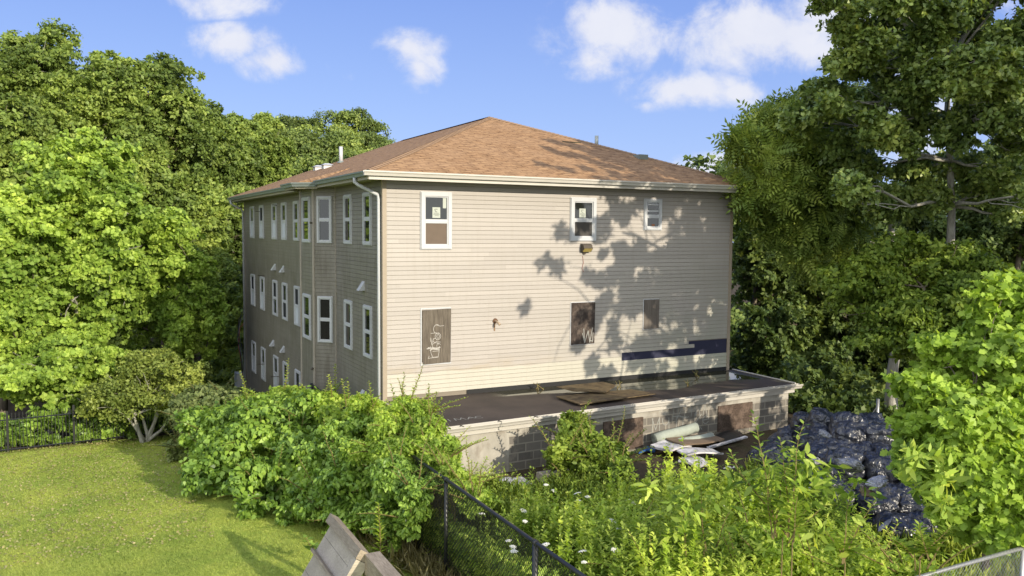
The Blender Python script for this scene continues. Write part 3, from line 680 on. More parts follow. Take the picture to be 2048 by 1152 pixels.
spec = {(3, 5): ('open', 'blind'), (2, 6): ('open', 'blind'), (2, 4): ('open', 'glassblue'), (2, 3): ('glass', 'open'), (2, 2): ('open', 'blind'), (3, 3): ('glass', 'blind'), (3, 4): ('glass', 'blind'), (3, 6): ('glass', 'blind'),
        (2, 5): ('glass', 'blind'), (1, 6): ('glass', 'blind'), (1, 5): ('glass', 'blind'), (1, 4): ('glass', 'blind')}
for r_, (zt, hh) in rows.items():
    for i, (yy, ww) in enumerate(side):
        up_, lo_ = spec.get((r_, i), ('glass', 'glass')); window((0, yy, zt-hh), SU, SN, ww, hh, up_, lo_, .06)
    window((-BP, 5.86, zt-hh), SU, SN, .86, hh, 'glass', 'glass', .06)
    bo = np.array([-BP, BY1, zt-hh])+np.array([s2, -s2, 0])*.14
    window(tuple(bo), (s2, -s2), (-s2, -s2), .46, hh, 'glass', 'glass', .05)
# swung-out sash arms
for (yy, zz, l) in ((14.6, 8.66, .55), (14.5, 6.15, .5), (12.0, 8.86, .35), (14.55, 2.62, .6), (11.9, 2.55, .6), (10.4, 2.95, .3)):
    mb = MB(); mb.tube([(-.03, yy, zz), (-l*.6, yy-.12, zz+.02)], .013, 5); mb.build('sash_arm', M['bronze'], house)
# dryer vent hoods on the side wall
for (yy, zz) in ((12.48, 6.56), (11.01, 6.55), (1.55, 6.54), (12.92, 3.65), (11.08, 3.66), (1.6, 3.71)):
    mb = MB(); a, b = yy-.11, yy+.11
    mb.add([(-.01, a, zz-.1), (-.01, b, zz-.1), (-.01, b, zz+.14), (-.01, a, zz+.14), (-.17, a, zz-.1), (-.17, b, zz-.1)], [(0, 1, 2, 3), (3, 2, 5, 4), (0, 4, 5, 1), (0, 3, 4), (1, 5, 2)])
    mb.build('vent_hood', M['white'], house)
MB().tube([(-BP-.05, BY1-.01, 8.18), (-BP-.1, BY1-.02, 8.18)], .03, 6).build('wall_fitting', M['bronze'], house)
MB().tube([(-BP-.05, BY1-.01, 4.0), (-BP-.1, BY1-.02, 3.95)], .03, 6).build('wall_fitting', M['bronze'], house)

# strokes of paint on a vertical plane
def strokes(lines, o, u, n, mat, w=.02, parent=None, name='paint_marks', d=.003, Z=(0, 0, 1)):
    o = np.array(o, float); u = np.array(u, float); n = np.array(n, float); Z = np.array(Z, float); mb = MB(); k = 0
    for ln in lines:
        ww = w
        if isinstance(ln, dict): ww = ln['w']; ln = ln['p']
        p = np.array(ln, float)
        for i in range(len(p)-1):
            t = p[i+1]-p[i]; L = np.hypot(*t)
            if L < 1e-6: continue
            t /= L; s = np.array([-t[1], t[0]])*ww/2; k += 1
            c = [p[i]-t*ww*.25+s, p[i]-t*ww*.25-s, p[i+1]+t*ww*.25-s, p[i+1]+t*ww*.25+s]
            dd = d+.00007*(k % 40)
            mb.add([o+u*a+Z*b+n*dd for a, b in c], [(0, 1, 2, 3)])
    return mb.build(name, mat, parent or house)
def arc(cx, cz, rx, rz, a0, a1, k=12): return [(cx+rx*math.cos(R(a0+(a1-a0)*i/k)), cz+rz*math.sin(R(a0+(a1-a0)*i/k))) for i in range(k+1)]
# boarded front windows
def board(x0, z0, x1, z1, mat, cas=.03, notch=False, name='window_board'):
    fr = MB(); c = cas
    for b in (((x0-c, -.030, z0-c), (x0, -.004, z1+c)), ((x1, -.030, z0-c), (x1+c*.5, -.004, z1+c)), ((x0, -.030, z1), (x1, -.004, z1+c)), ((x0, -.030, z0-c), (x1, -.004, z0))): fr.box(*b[0], *b[1])
    f = fr.build('window_surround', M['white'], house)
    q = MB(); pts = [(x0+.0, z0), (x1, z0), (x1+.01, z1), (x0+.015, z1-.0)] if not notch else [(x0+.05, z0-.01), (x1, z0+.01), (x1+.008, z1), (x0+.01, z1-.03), (x0+.01, z0+.05), (x0+.05, z0+.05)]
    n_ = len(pts); q.add([(a, -.045, b) for a, b in pts]+[(a, -.003, b) for a, b in pts], [tuple(range(n_)), tuple(range(2*n_-1, n_-1, -1))]+[(i, i+n_, (i+1) % n_+n_, (i+1) % n_) for i in range(n_)])
    return q.build(name, mat, f)
b1 = board(.97, 4.69, 1.74, 6.05, M['ply'], .03, True)
b1['label'] = 'weathered brown plywood with white scribbled letters'
S = [arc(.34, .83, .10, .11, 70, 300), [(.30, .94), (.42, .90), (.52, .91)], arc(.36, .645, .075, .085, 0, 360), arc(.365, .645, .035, .05, 0, 360), [(.17, .73), (.30, .735), (.38, .72)],
     [(.17, .52), (.17, .62), (.20, .44), (.24, .60)], arc(.28, .55, .05, .05, 0, 330), [(.33, .51), (.43, .50)], arc(.30, .42, .09, .07, 20, 300), arc(.38, .41, .05, .06, 200, 20),
     {'p': [(.07, .35), (.2, .365), (.40, .35)], 'w': .026}, {'p': [(.15, .31), (.22, .34), (.40, .31)], 'w': .026}, {'p': [(.10, .375), (.30, .34), (.42, .37)], 'w': .026},
     [(.16, .40), (.17, .26), (.19, .20)], [(.40, .40), (.39, .25), (.37, .13)], [(.19, .21), (.22, .13), (.36, .135)], [(.22, .28), (.40, .28)], [(.10, .11), (.22, .12), (.37, .125)], [(.10, .11), (.13, .17)]]
strokes(S, (1.03, -.0455, 4.72), (1, 0, 0), (0, -1, 0), M['chalkb'], .012, b1)
b2 = board(5.27, 4.93, 6.02, 6.07, M['plyd'], .02); b2['label'] = 'dark mottled board with a white zigzag letter'
strokes([[(.40, .42), (.43, .03), (.54, .36), (.60, .04), (.68, .44)], [(.36, .30), (.42, .08)], [(.60, .10), (.69, .06), (.70, .3)]], (5.27, -.0455, 4.93), (1, 0, 0), (0, -1, 0), M['chalkdim'], .022, b2)
b3 = board(7.68, 5.24, 8.2, 6.08, M['plyg'], .018); b3['label'] = 'grey plywood over the small window'
# wall lamp, pipe stub
mb = MB(); x0, x1, z0, z1 = 5.55, 5.83, 7.44, 7.66
mb.add([(x0, -.012, z0), (x1, -.012, z0), (x1, -.012, z1), (x0, -.012, z1), (x0, -.10, z0), (x1, -.10, z0), (x1, -.16, z1-.03), (x0, -.16, z1-.03), (x1, -.20, z0+.10), (x0, -.20, z0+.10), (x1, -.10, z1), (x0, -.10, z1)],
       [(0, 1, 2, 3), (0, 4, 5, 1), (3, 2, 10, 11), (11, 10, 6, 7), (7, 6, 8, 9), (0, 3, 11, 7, 9, 4), (1, 5, 8, 6, 10, 2)])
lp = mb.build('wall_lamp', M['bronze'], house)
MB().add([(x0+.01, -.105, z0+.005), (x1-.01, -.105, z0+.005), (x1-.01, -.203, z0+.098), (x0+.01, -.203, z0+.098)], [(0, 1, 2, 3)]).build('lens', M['lens'], lp)
MB().tube([(5.66, -.02, 7.45), (5.66, -.02, 7.38)], .05, 6).build('conduit_stub', M['bronze'], lp)
pb = MB().tube([(2.99, -.0, 5.68), (2.99, -.035, 5.68)], .07, 10).build('pipe_flange', M['rust'], house)
MB().tube([(2.99, -.03, 5.68), (2.99, -.14, 5.665), (3.0, -.22, 5.63), (3.01, -.25, 5.60)], [.025, .025, .032, .032], 8).build('pipe_elbow', M['brass'], pb)
mb = MB(); mb.box(2.955, -.021, 5.42, 2.99, -.018, 5.64); mb.build('pipe_shadow_streak', plain('pipe_shadow_tint', (.24, .15, .08), .8), pb)  # thin brown strip painted in place of the pipe's cast shadow
MB().tube([(5.62, -.02, 7.33), (5.64, -.03, 7.15), (5.60, -.03, 7.0), (5.65, -.03, 6.9)], .006, 4).build('loose_wire', M['redwire'], lp)
# utility cabinet and cables on the far corner
MB().box(-.42, HD+.15, .3, -.02, HD+.75, 1.55).build('utility_cabinet', M['unit'], house)
for k, (dx, mt, top) in enumerate(((-.10, 'wire', 4.2), (-.16, 'redwire', 3.6), (-.2, 'wire', 4.0), (-.13, 'gutter_d', 3.9))):
    pts = [(-.05, HD+.05, top+.25), (dx-.10, HD+.1, top), (dx-.25+.1*math.sin(k), HD+.1, top-.8), (dx-.05, HD+.08, top-1.6), (dx+.02, HD+.06, top-2.4)]
    MB().tube(pts, .02, 5).build('service_cable', M[mt], house)

# annex (slightly out of square with the house)
AO = np.array([.12, -2.96, 0]); AD = np.array([10.75, .52, 0]); AL = np.linalg.norm(AD); AD = AD/AL; AN = np.array([AD[1], -AD[0], 0])
Z3 = np.array([0, 0, 1.])
def A(u, w, z): return AO+AD*u+AN*w+Z3*z
ZR = 3.84
mb = MB(); p = [A(0, 0, 0), A(AL, 0, 0), (HW, -.02, 0), (.10, -.02, 0)]; p = [np.array(q) for q in p]
mb.add([q+Z3*1.2 for q in p]+[q+Z3*(ZR-.06) for q in p], [(0, 1, 5, 4), (1, 2, 6, 5), (2, 3, 7, 6), (3, 0, 4, 7)]); mb.build('annex_wall', M['cmu'], house)
mb = MB(); mb.slab([A(-.10, .10, ZR), A(AL+.16, .10, ZR), (HW+.20, .02, ZR), (HW+.04, .022, ZR), (HW+.04, -.003, ZR), (-.04, -.003, ZR)], .05); mb.build('flat_roof', M['tar'], house)
mb = MB(); mb.obox(AO, AD, AN, Z3, (-.10, .075, 3.60), (AL+.13, .10, ZR-.05)); mb.obox(AO, AD, AN, Z3, (-.10, 0.0, 3.595), (AL+.13, .074, 3.61))
mb.box(HW+.03, -2.30, 3.60, HW+.16, 0, ZR-.055); mb.build('annex_fascia', M['gutter'], house)
ag = [tuple(A(-.12, .102, 0)[:2]), tuple(A(AL+.30, .102, 0)[:2])]
gutter(ag, ZR+.0, M['gutter'], 'annex_gutter', .15, .12)
mb = MB(); mb.box(-.10, -3.0, ZR-.04, -.03, -.02, ZR+.035); mb.build('annex_roof_edge', M['gutter'], house)
mb = MB(); q0, q1 = A(AL+.16, .1, ZR), np.array([HW+.2, .02, ZR]); mb.tube([q0+Z3*.01, q1+Z3*.01], .02, 5); mb.build('annex_roof_edge', M['gutter'], house)
for i in range(12):
    u = .55+i*.93; mb = MB(); mb.obox(AO, AD, AN, Z3, (u, .09, ZR-.008), (u+.022, .255, ZR+.006)); mb.build('gutter_strap', M['bronze'] if i < 4 else M['gutter'], house)
def annex_board(u0, z0, u1, z1):
    mb = MB(); mb.obox(AO, AD, AN, Z3, (u0, .001, z0), (u1, .03, z1)); b = mb.build('annex_board', M['osb'], house)
    mb = MB(); mb.obox(AO, AD, AN, Z3, (u0-.10, .001, z0-.10), (u1+.15, .06, z0-.0)); mb.build('sill', M['cmu'], b)
annex_board(4.42, 2.70, 5.62, 3.46); annex_board(8.12, 2.78, 9.36, 3.47)
GR = [[(0, .1), (.02, .5)], [(0, .5), (.10, .2), (.2, .5), (.22, .02)], arc(.38, .42, .09, .13, 160, 380), [(.47, .4), (.48, .12)], [(.58, .48), (.80, .47)], [(.68, .48), (.69, .04)], [(.80, .45), (.98, .42)], [(.88, .44), (.86, .02)],
      [(1.22, .48), (1.22, .02)], [(1.42, .44), (1.24, .24), (1.30, .22), (1.44, .04)], arc(1.55, .28, .09, .10, 0, 330), [(1.46, .28), (1.62, .29)]]
strokes([[(a*1.15, b) for a, b in l] for l in GR], A(5.92, .002, 2.88), AD, AN, M['chalkdim'], .022, house)
strokes([[(0, .3), (0, .0)], [(.12, .3), (.14, .02), (.28, .28)], [(.4, .3), (.38, .0), (.52, .02)], [(.62, .28), (.6, .02)], [(.75, .3), (.75, .02), (.86, .28), (.9, .0)], [(1.0, .0), (1.06, .3), (1.14, .0)]], A(6.6, .002, 3.28), AD, AN, M['chalkdim'], .02, house)
# white letters on the flat roof
strokes([arc(.62, .09, .09, .10, 40, 300), [(.30, .0), (.42, .2), (.50, .02)], [(.34, .08), (.47, .09)], [(.02, .0), (.05, .2), (.14, .04), (.22, .2), (.26, .0)], [(-.12, -.02), (-.10, .2)]], (.75, -2.62, ZR+.001), (1, 0, 0), (0, 0, 1), M['chalkdim'], .02, house, Z=(0, 1, 0))

# ------------------------------------------------------------------ fences
def gzf(x, y): return float(gz(x, y))
fence = empty('chain_link_fence', (-.78, -4.5, 1.6), 'black chain link fence with a top rail running past the vines towards the viewer', 'fence')
FX = lambda y: -.78+.008*(y+4)
ZT = 3.6
ys_p = [-12.3, -9.05, -5.75, -2.40, .95, 4.2]
MB().tube([(FX(y), y, ZT) for y in (-12.3, -9.05, -5.75, -2.4, .95, 4.2)], .032, 8).build('top_rail', M['blackmetal'], fence, True)
for y in ys_p:
    MB().tube([(FX(y), y, gzf(-1.0, y)-.3), (FX(y), y, ZT-.02)], .036 if y != -9.05 else .045, 8).build('post', M['blackmetal'], fence, True)
    MB().tube([(FX(y), y-.045, ZT), (FX(y), y+.045, ZT)], .046, 8).build('rail_cap', M['blackmetal'], fence, True)
mb = MB(); sp = .085; z0f = 1.25
for k in range(int((16.5+2.4)/sp)):
    y = -12.3-2.4+k*sp
    for sgn in (1, -1):
        ya, yb, za, zb = y, y+sgn*(ZT-z0f), z0f, ZT
        if sgn < 0: ya, yb = y+2.4, y+2.4-(ZT-z0f)
        lo, hi = -12.3, 4.2
        t0, t1 = 0., 1.
        for lim, s_ in ((lo, 1), (hi, -1)):
            da, db = (ya-lim)*s_, (yb-lim)*s_
            if da < 0 and db < 0: t0 = 2; break
            if da < 0: t0 = max(t0, da/(da-db))
            if db < 0: t1 = min(t1, da/(da-db))
        if t0 >= t1: continue
        P0 = (FX(ya)+.02*sgn*.15, ya+(yb-ya)*t0, za+(zb-za)*t0); P1 = (FX(ya)+.02*sgn*.15, ya+(yb-ya)*t1, za+(zb-za)*t1)
        mb.tube([P0, P1], .0048, 3, cap=False)
for k in range(34): y = -12+k*.48; mb.tube([(FX(y)-.034, y, ZT-.04), (FX(y)-.02, y+.01, ZT+.034), (FX(y)+.03, y+.015, ZT+.01)], .006, 4)
mb.build('wire_mesh', M['blackmesh'], fence)
f2 = empty('chain_link_fence', (4.4, -12.3, 2.2), 'silver chain link fence top rail in the lower right corner', 'fence')
MB().tube([(-.7, -12.25, 3.55), (3.5, -12.27, 3.6), (7.5, -12.3, 3.62)], .028, 8).build('top_rail', M['steel'], f2, True)
for x in (2.2, 5.2, 8.2): MB().tube([(x, -12.3, 1.9), (x, -12.3, 3.6)], .03, 8).build('post', M['steel'], f2, True)
mb = MB()
for k in range(150):
    x = -2.0+k*.07
    if x > -.6 and x+1.6 < 8.2: mb.tube([(x, -12.31, 2.0), (x+1.6, -12.31, 3.64)], .0018, 3, cap=False)
    if x > .9 and x < 8.2: mb.tube([(x, -12.29, 2.0), (x-1.6, -12.29, 3.64)], .0018, 3, cap=False)
mb.build('wire_mesh', M['steel'], f2)

f3 = empty('picket_fence', (-7, 12.9, .5), 'black metal picket fence in front of the maples at the far edge of the lawn', 'fence')
PX = lambda x: 13.15+.11*(x+5)
def pz(x): return gzf(x, PX(x))
for i, x in enumerate(np.arange(-14.6, -2.5, 1.95)): x = float(x); MB().box(x-.035, PX(x)-.035, pz(x)-.1, x+.035, PX(x)+.035, pz(x)+1.42).build('post', M['blackmetal'], f3)
for h in (.12, 1.12): MB().tube([(x, PX(x), pz(x)+h) for x in np.linspace(-14.6, -3, 12)], .022, 4).build('rail', M['blackmetal'], f3)
mb = MB()
for x in np.arange(-14.6, -2.9, .105): x = float(x); mb.box(x-.009, PX(x)-.009, pz(x)+.06, x+.009, PX(x)+.009, pz(x)+1.34)
mb.build('pickets', M['blackmetal'], f3)

# grey handrail posts behind the bags
hr = empty('pipe_railing', (13.3, -2.4, 1.9), 'two grey pipe posts with a thin rail standing behind the rubbish bags', 'railing')
pA = at_depth(1756, 798, 24.0); pB = at_depth(1735, 838, 24.2)
MB().tube([(pA[0], pA[1], 1.9), tuple(pA)], .045, 8).build('post', M['steel'], hr, True)
MB().tube([(pB[0], pB[1], 1.9), tuple(pB)], .035, 8).build('post', M['steel'], hr, True)
MB().tube([tuple(pA-np.array([0, 0, .2])), tuple(pB-np.array([0, 0, .05])), (pB[0]-1.2, pB[1]-.3, pB[2]-.8)], .018, 6).build('rail', M['steel'], hr, True)

# ------------------------------------------------------------------ weathered timber frame on the lawn
def at_y(u, v, y): r = ray(u, v); return np.array([CX, CY, CZ])+r*((y-CY)/r[1])
tf = empty('timber_frame', (-3.2, -6.2, 1.75), 'sun bleached sloping timber frame with cross battens at the bottom edge', 'wooden structure')
Ta = at_z(668, 1034, 3.0); Tb = at_z(727, 1104, 3.0); Tl = at_y(600, 1152, Ta[1])
sd_ = (Tl-Ta); sd_ /= np.linalg.norm(sd_); yd = Tb-Ta; LY = np.linalg.norm(yd); yd /= LY; nd = np.cross(yd, sd_); nd /= np.linalg.norm(nd)
if nd[2] < 0: nd = -nd
SLn = (3.0-1.65)/abs(sd_[2])
def tb(a, b, mt, nm):
    # frame: along-slope, along-ridge, normal ; local object origin at the panel so the grain follows it
    mb = MB(); mb.obox(Ta, sd_, yd, nd, a, b); o = mb.build(nm, M[mt], tf); return o
for i in range(11):
    w = SLn; a = LY/11*i; tb((.02, a+.004, -.03), (w, a+LY/11-.004, .0+.002*(i % 3)), 'timber', 'board') if False else None
nb = 5
for i in range(nb): tb((.03+i*SLn/nb, .02, -.045+.001*i), (.03+(i+1)*SLn/nb-.006, LY-.02, -.012), 'timber', 'board')
tb((-.02, -.06, -.10), (.13, LY+.03, .075), 'timberd', 'cap_rail')
for s_ in (.62, 1.24, 1.8):
    if s_ < SLn: tb((s_, -.02, -.011), (s_+.045, LY-.10, .07), 'timberd', 'batten')
tb((.14, LY-.11, -.16), (SLn, LY+.03, .06), 'timber', 'rafter')
mb = MB(); mb.obox(Tb+np.array([.03, 0, -.02]), (1, 0, 0), -Z3, yd, (-.02, .0, .03), (.22, .32, 2.3)); mb.build('long_plank', M['timberd'], tf)
mb = MB(); mb.obox(Tb, (1, 0, 0), -Z3, yd, (.02, .1, -.10), (.12, 1.3, -.0)); mb.build('leg', M['timberd'], tf)
mb = MB(); mb.obox(Ta, (1, 0, 0), -Z3, yd, (.0, .1, .0), (.10, 1.3, .10)); mb.build('leg', M['timberd'], tf)

# ------------------------------------------------------------------ rubbish bags
def blob(seed, r, sub=3, squash=.72, knot=True, rough=.16):
    import bmesh
    from mathutils import noise as mn
    bm = bmesh.new(); bmesh.ops.create_icosphere(bm, subdivisions=sub+2, radius=1.0)
    of = Vector((seed*3.17, seed*1.7, seed*.9))
    for v in bm.verts:
        d = v.co.normalized(); k = 1+rough*1.3*(mn.noise(d*1.3+of))+rough*(mn.noise(d*3.0+of)); rd = abs(mn.noise(Vector((d.x*3.0, d.y*3.0, d.z*1.2))+of))
        k += .10*rd*(.4+max(0, d.z))
        an = math.atan2(d.y, d.x); rg = lambda f, a, q: (1-abs(mn.noise(Vector((math.cos(an)*f, math.sin(an)*f, d.z*q))+of*a))*2.2)
        k += .045*rg(4.0, 1.0, .9)+.040*rg(10.0, 2.0, 1.0)+.034*rg(24.0, 3.0, 1.6)
        z = d.z*squash
        if knot and d.z > .86: z += (d.z-.86)*1.9; k *= 1-.9*(d.z-.86)/.14*.55
        v.co = Vector((d.x*k, d.y*k, z*k))*r
    me = bpy.data.meshes.new('bag_body'); bm.to_mesh(me); bm.free()
    me.polygons.foreach_set('use_smooth', [True]*len(me.polygons)); return me
bag_meshes = [blob(i+1, 1.0, 3) for i in range(7)]
for me in bag_meshes: me.materials.append(M['bag'])
rs = np.random.RandomState(5)
spots = []
PC = np.array([8.15, -6.9]); PA = np.array([4.2, 5.3]); PA = PA/np.linalg.norm(PA); PB = np.array([-PA[1], PA[0]])
def pileh(a, b): return max(0, 1-((a/4.3)**2+(b/2.1)**2))
for layer, (h, sc_) in enumerate(((0, 1.0), (.36, .80), (.70, .56), (1.0, .28))):
    a = -3.3*sc_
    k = 0
    while a <= 3.3*sc_+.01:
        b = -1.6*sc_+(k % 2)*.3
        while b <= 1.6*sc_+.01:
            if (a/(3.3*sc_+.3))**2+(b/(1.6*sc_+.3))**2 <= 1.0:
                p = PC+PA*(a+.9*h)+PB*b+rs.uniform(-.14, .14, 2); spots.append((p[0], p[1], h, layer))
            b += .64
        a += .64; k += 1
cand = [q for q in spots]
ORD = ['lowest', 'second', 'third', 'top']
bags = []
def px_of(x, y, z):
    d = np.array([x-CX, y-CY, z-CZ]); D = d@FW; return 1024+FPX*(d@RT)/D, 576-FPX*(d@UP)/D
seen = {}
for (x, y, h, layer) in cand:
    z = 2.5+h-.05; r = rs.uniform(.31, .44); me = bag_meshes[rs.randint(7)]
    u, v = px_of(x, y, z+.3)
    if u > 1880: continue
    o = bpy.data.objects.new('rubbish_bag', me); C.objects.link(o); o.location = (x, y, z+r*.5); o.scale = (r*rs.uniform(.9, 1.15), r*rs.uniform(.9, 1.1), r*rs.uniform(.95, 1.25)); o.rotation_euler = (rs.uniform(-.5, .5), rs.uniform(-.5, .5), rs.uniform(0, 6.28))
    bags.append((o, u, v, layer))
def rank_word(i): return ['first', 'second', 'third', 'fourth', 'fifth', 'sixth', 'seventh', 'eighth', 'ninth', 'tenth', 'eleventh', 'twelfth', 'thirteenth', 'fourteenth', 'fifteenth'][min(i, 14)]
for layer in range(4):
    L_ = sorted([b for b in bags if b[3] == layer], key=lambda b: b[2]); row = 7
    for ri in range(0, len(L_), row):
        for ci, b in enumerate(sorted(L_[ri:ri+row], key=lambda b: b[1])):
            tag(b[0], f'black bin bag, {ORD[layer]} layer, {rank_word(ri//row)} row from back, {rank_word(ci)} from left', 'rubbish bag', 'black rubbish bags heaped beside the maple')
scr = [(1650, 868, 1.75, .16, 'bagw', 'small white torn plastic on the rearmost bin bag'), (1700, 930, 1.35, .34, 'bagw', 'pale crumpled plastic draped across the upper bags'), (1610, 985, .95, .30, 'bagw', 'grey white crumpled sack halfway down the heap'),
       (1755, 965, 1.25, .25, 'cloth', 'dirty white cloth lump at the right of the heap'), (1735, 985, 1.05, .16, 'card', 'tan torn paper sack between the lower bags'), (1665, 1078, .45, .34, 'bagw', 'grey plastic sack at the front foot of the heap'),
       (1770, 1050, .85, .12, 'cloth', 'thin white strip lying on the front bags'), (1625, 925, 1.15, .22, 'bagw', 'ragged pale plastic on the left shoulder of the heap')]
for i, (u, v, h, r, mt, lab) in enumerate(scr):
    p = at_z(u, v, 2.5+h); me = blob(40+i, 1.0, 2, .6, False, .3); me.materials.append(M[mt]); me.name = 'plastic_scrap'
    o = bpy.data.objects.new('plastic_scrap', me); C.objects.link(o); o.location = p; r *= .62; o.scale = (r*1.2, r, r*.75); o.rotation_euler = (.4, .2, i*1.3); tag(o, lab, 'plastic scrap')
    if i == 6: o.scale = (.32, .04, .03); o.rotation_euler = (0, 0, .4)

# ------------------------------------------------------------------ junk by the annex wall
def thing_box(name, p, size, rz, mat, label, cat, tilt=(0, 0), curl=0, seed=0):
    rs_ = np.random.RandomState(seed); mb = MB(); n = 9; w, d, t = size; vs = []
    for k in (1, 0):
        for j in range(n):
            for i in range(n):
                x = (i/(n-1)-.5)*w; y = (j/(n-1)-.5)*d; z = curl*(math.sin(x/w*5+seed)*.5+math.cos(y/d*4+seed*2)*.5); vs.append((x, y, z+t*k))
    q = n*n; f = []
    for j in range(n-1):
        for i in range(n-1):
            a = j*n+i; f.append((a, a+1, a+n+1, a+n)); f.append((q+a, q+a+n, q+a+n+1, q+a+1))
    for i in range(n-1):
        f += [(i, q+i, q+i+1, i+1), ((n-1)*n+i+1, q+(n-1)*n+i+1, q+(n-1)*n+i, (n-1)*n+i), ((i+1)*n, q+(i+1)*n, q+i*n, i*n), (i*n+n-1, q+i*n+n-1, q+(i+1)*n+n-1, (i+1)*n+n-1)]
    mb.add(vs, f); o = mb.build(name, mat); o.location = p; o.rotation_euler = (tilt[0], tilt[1], rz); tag(o, label, cat); return o
def roll(p, L, r, rz, tilt, label):
    mb = MB(); mb.tube([(-L/2, 0, 0), (-L/4, 0, .01), (L/4, 0, -.01), (L/2, 0, 0)], [r, r*1.03, .98*r, r], 16)
    for e in (-1, 1):
        pts = [(e*(L/2+.004), math.cos(a)*r*(1-a/22), math.sin(a)*r*(1-a/22)) for a in np.linspace(0, 18, 60)]; mb.tube(pts, .008, 4)
    o = mb.build('carpet_roll', M['carpet'], None, True); o.location = p; o.rotation_euler = (0, tilt, rz); tag(o, label, 'carpet roll')
wy = lambda x: AO[1]+AD[1]/AD[0]*(x-AO[0])
roll((6.55, wy(6.5)-.30, 3.02), 1.35, .13, .06, -.10, 'pale green carpet roll leaning against the block wall')
roll((6.85, wy(6.8)-.55, 2.84), 1.35, .12, .02, -.04, 'shorter pale roll lying in front of the other carpet roll')
p = at_z(1342, 893, 2.85); thing_box('foam_sheet', (p[0], p[1], 2.85), (.8, .6, .05), .2, M['cloth'], 'folded white foam sheet below the carpet rolls', 'foam sheet', (.1, .05), .06, 1)
p = at_z(1400, 905, 2.82); thing_box('foam_sheet', (p[0], p[1], 2.82), (1.0, .45, .04), -.1, M['cloth'], 'long white torn panel beside the brown board', 'foam sheet', (-.1, .05), .05, 2)
p = at_z(1388, 925, 2.72); thing_box('foam_sheet', (p[0], p[1], 2.72), (.7, .5, .05), .5, M['cloth'], 'white sheet lying nearest the weeds', 'foam sheet', (.15, 0), .07, 3)
p = at_z(1390, 882, 2.88); thing_box('cardboard', (p[0], p[1], 2.9), (1.4, .6, .03), .1, M['card'], 'brown wet board on top of the junk pile', 'board', (.12, .02), .04, 4)
p = at_z(1455, 890, 2.75); thing_box('long_trim', (p[0], p[1], 2.8), (1.4, .09, .04), .12, M['cloth'], 'long white trim piece pointing right from the junk pile', 'trim board', (0, -.06), .0, 5)
p = at_z(1450, 878, 2.72); thing_box('black_sheet', (p[0], p[1], 2.74), (.9, .5, .06), .1, M['blackmetal'], 'crumpled black sheet behind the long white trim', 'plastic sheet', (0, 0), .08, 6)
p = at_z(1283, 905, 2.66); thing_box('blue_plastic', (p[0], p[1], 2.68), (.35, .2, .03), .1, M['blue'], 'left piece of blue plastic on the dark soil', 'plastic scrap', (0, 0), .03, 7)
p = at_z(1302, 902, 2.66); thing_box('blue_plastic', (p[0], p[1], 2.69), (.25, .22, .05), .8, M['blue'], 'right piece of blue plastic touching the white foam', 'plastic scrap', (.1, 0), .03, 8)
p = at_z(1030, 968, 2.7); thing_box('crumpled_sheet', (p[0], p[1], 2.72), (.6, .4, .05), .3, M['cloth'], 'crumpled pale plastic sheet at the foot of the cement wall', 'plastic sheet', (0, 0), .08, 9)
thing_box('concrete_slab', (2.75, -4.25, 2.66), (1.25, .9, .16), .1, M['concrete'], 'flat pale concrete slab in front of the wall bush', 'concrete slab', (.06, .03), .0, 10)
thing_box('concrete_slab', (3.3, -5.0, 2.6), (1.0, .6, .14), -.2, M['concrete'], 'smaller concrete slab half buried nearer the weeds', 'concrete slab', (-.05, .06), .0, 11)
# sheets on the flat roof
def roof_sheet(pts, z, t, label, mat):
    mb = MB(); mb.slab(pts, t); top_mesh(mb, 'plywood_sheet', mat, label, 'plywood sheet')
pp = [at_z(u, v, 3.93) for u, v in ((1112, 790), (1160, 808), (1312, 787), (1262, 776))]
roof_sheet([tuple(q[:2])+(3.90+.03*(i in (1, 2)),) for i, q in enumerate(pp)], 0, .022, 'larger wet brown plywood sheet lying on the flat roof', M['plyroof'])
pp = [at_z(u, v, 3.99) for u, v in ((1113, 771), (1145, 780), (1212, 782), (1232, 769), (1206, 761.5))]
roof_sheet([tuple(q[:2])+(3.965+.01*(i % 2),) for i, q in enumerate(pp)], 0, .02, 'smaller warped plywood sheet near the dark flashing on the flat roof', M['plyroof'])

# ------------------------------------------------------------------ vegetation
LS = 1.45     # foliage density scale
def px_lobes(spec, seed, jit=.0):
    """spec rows: (u, v, depth, ru, rv[, rdepth]) in photo pixels turned into ellipsoids standing at that distance"""
    out = []
    for t in spec:
        u, v, d, ru, rv = t[:5]; p = at_depth(u, v, d); rx = ru*d/FPX; rz = rv*d/FPX
        out.append([p[0], p[1], p[2], rx, rx if len(t) < 6 else t[5], rz])
    return out
def env_tree(name, label, cat, u, v, d, ru, rv, k, n, size, tm, lm, bk, seed, group=None, basez=None, extra=(), lr=.42, **kw):
    rs = np.random.RandomState(seed*13+1); p = at_depth(u, v, d); rx = ru*d/FPX; rz = rv*d/FPX
    lb = crown_lobes(p, rx, rx, rz, k, rs, lr)+px_lobes(extra, seed)
    b = (p[0]+rs.uniform(-.3, .3), p[1]+rs.uniform(-.3, .3), gzf(p[0], p[1]) if basez is None else basez)
    return tree(name, label, cat, b, lb, int(n*LS), size, tm, M[lm], M[bk], seed=seed, group=group, **kw)
TD, TL, TH, TM, TO, TP, TB = T_diamond(.62, .1), T_lance(), T_heart(), T_maple(), T_oval(), T_pinnate(), T_blade()

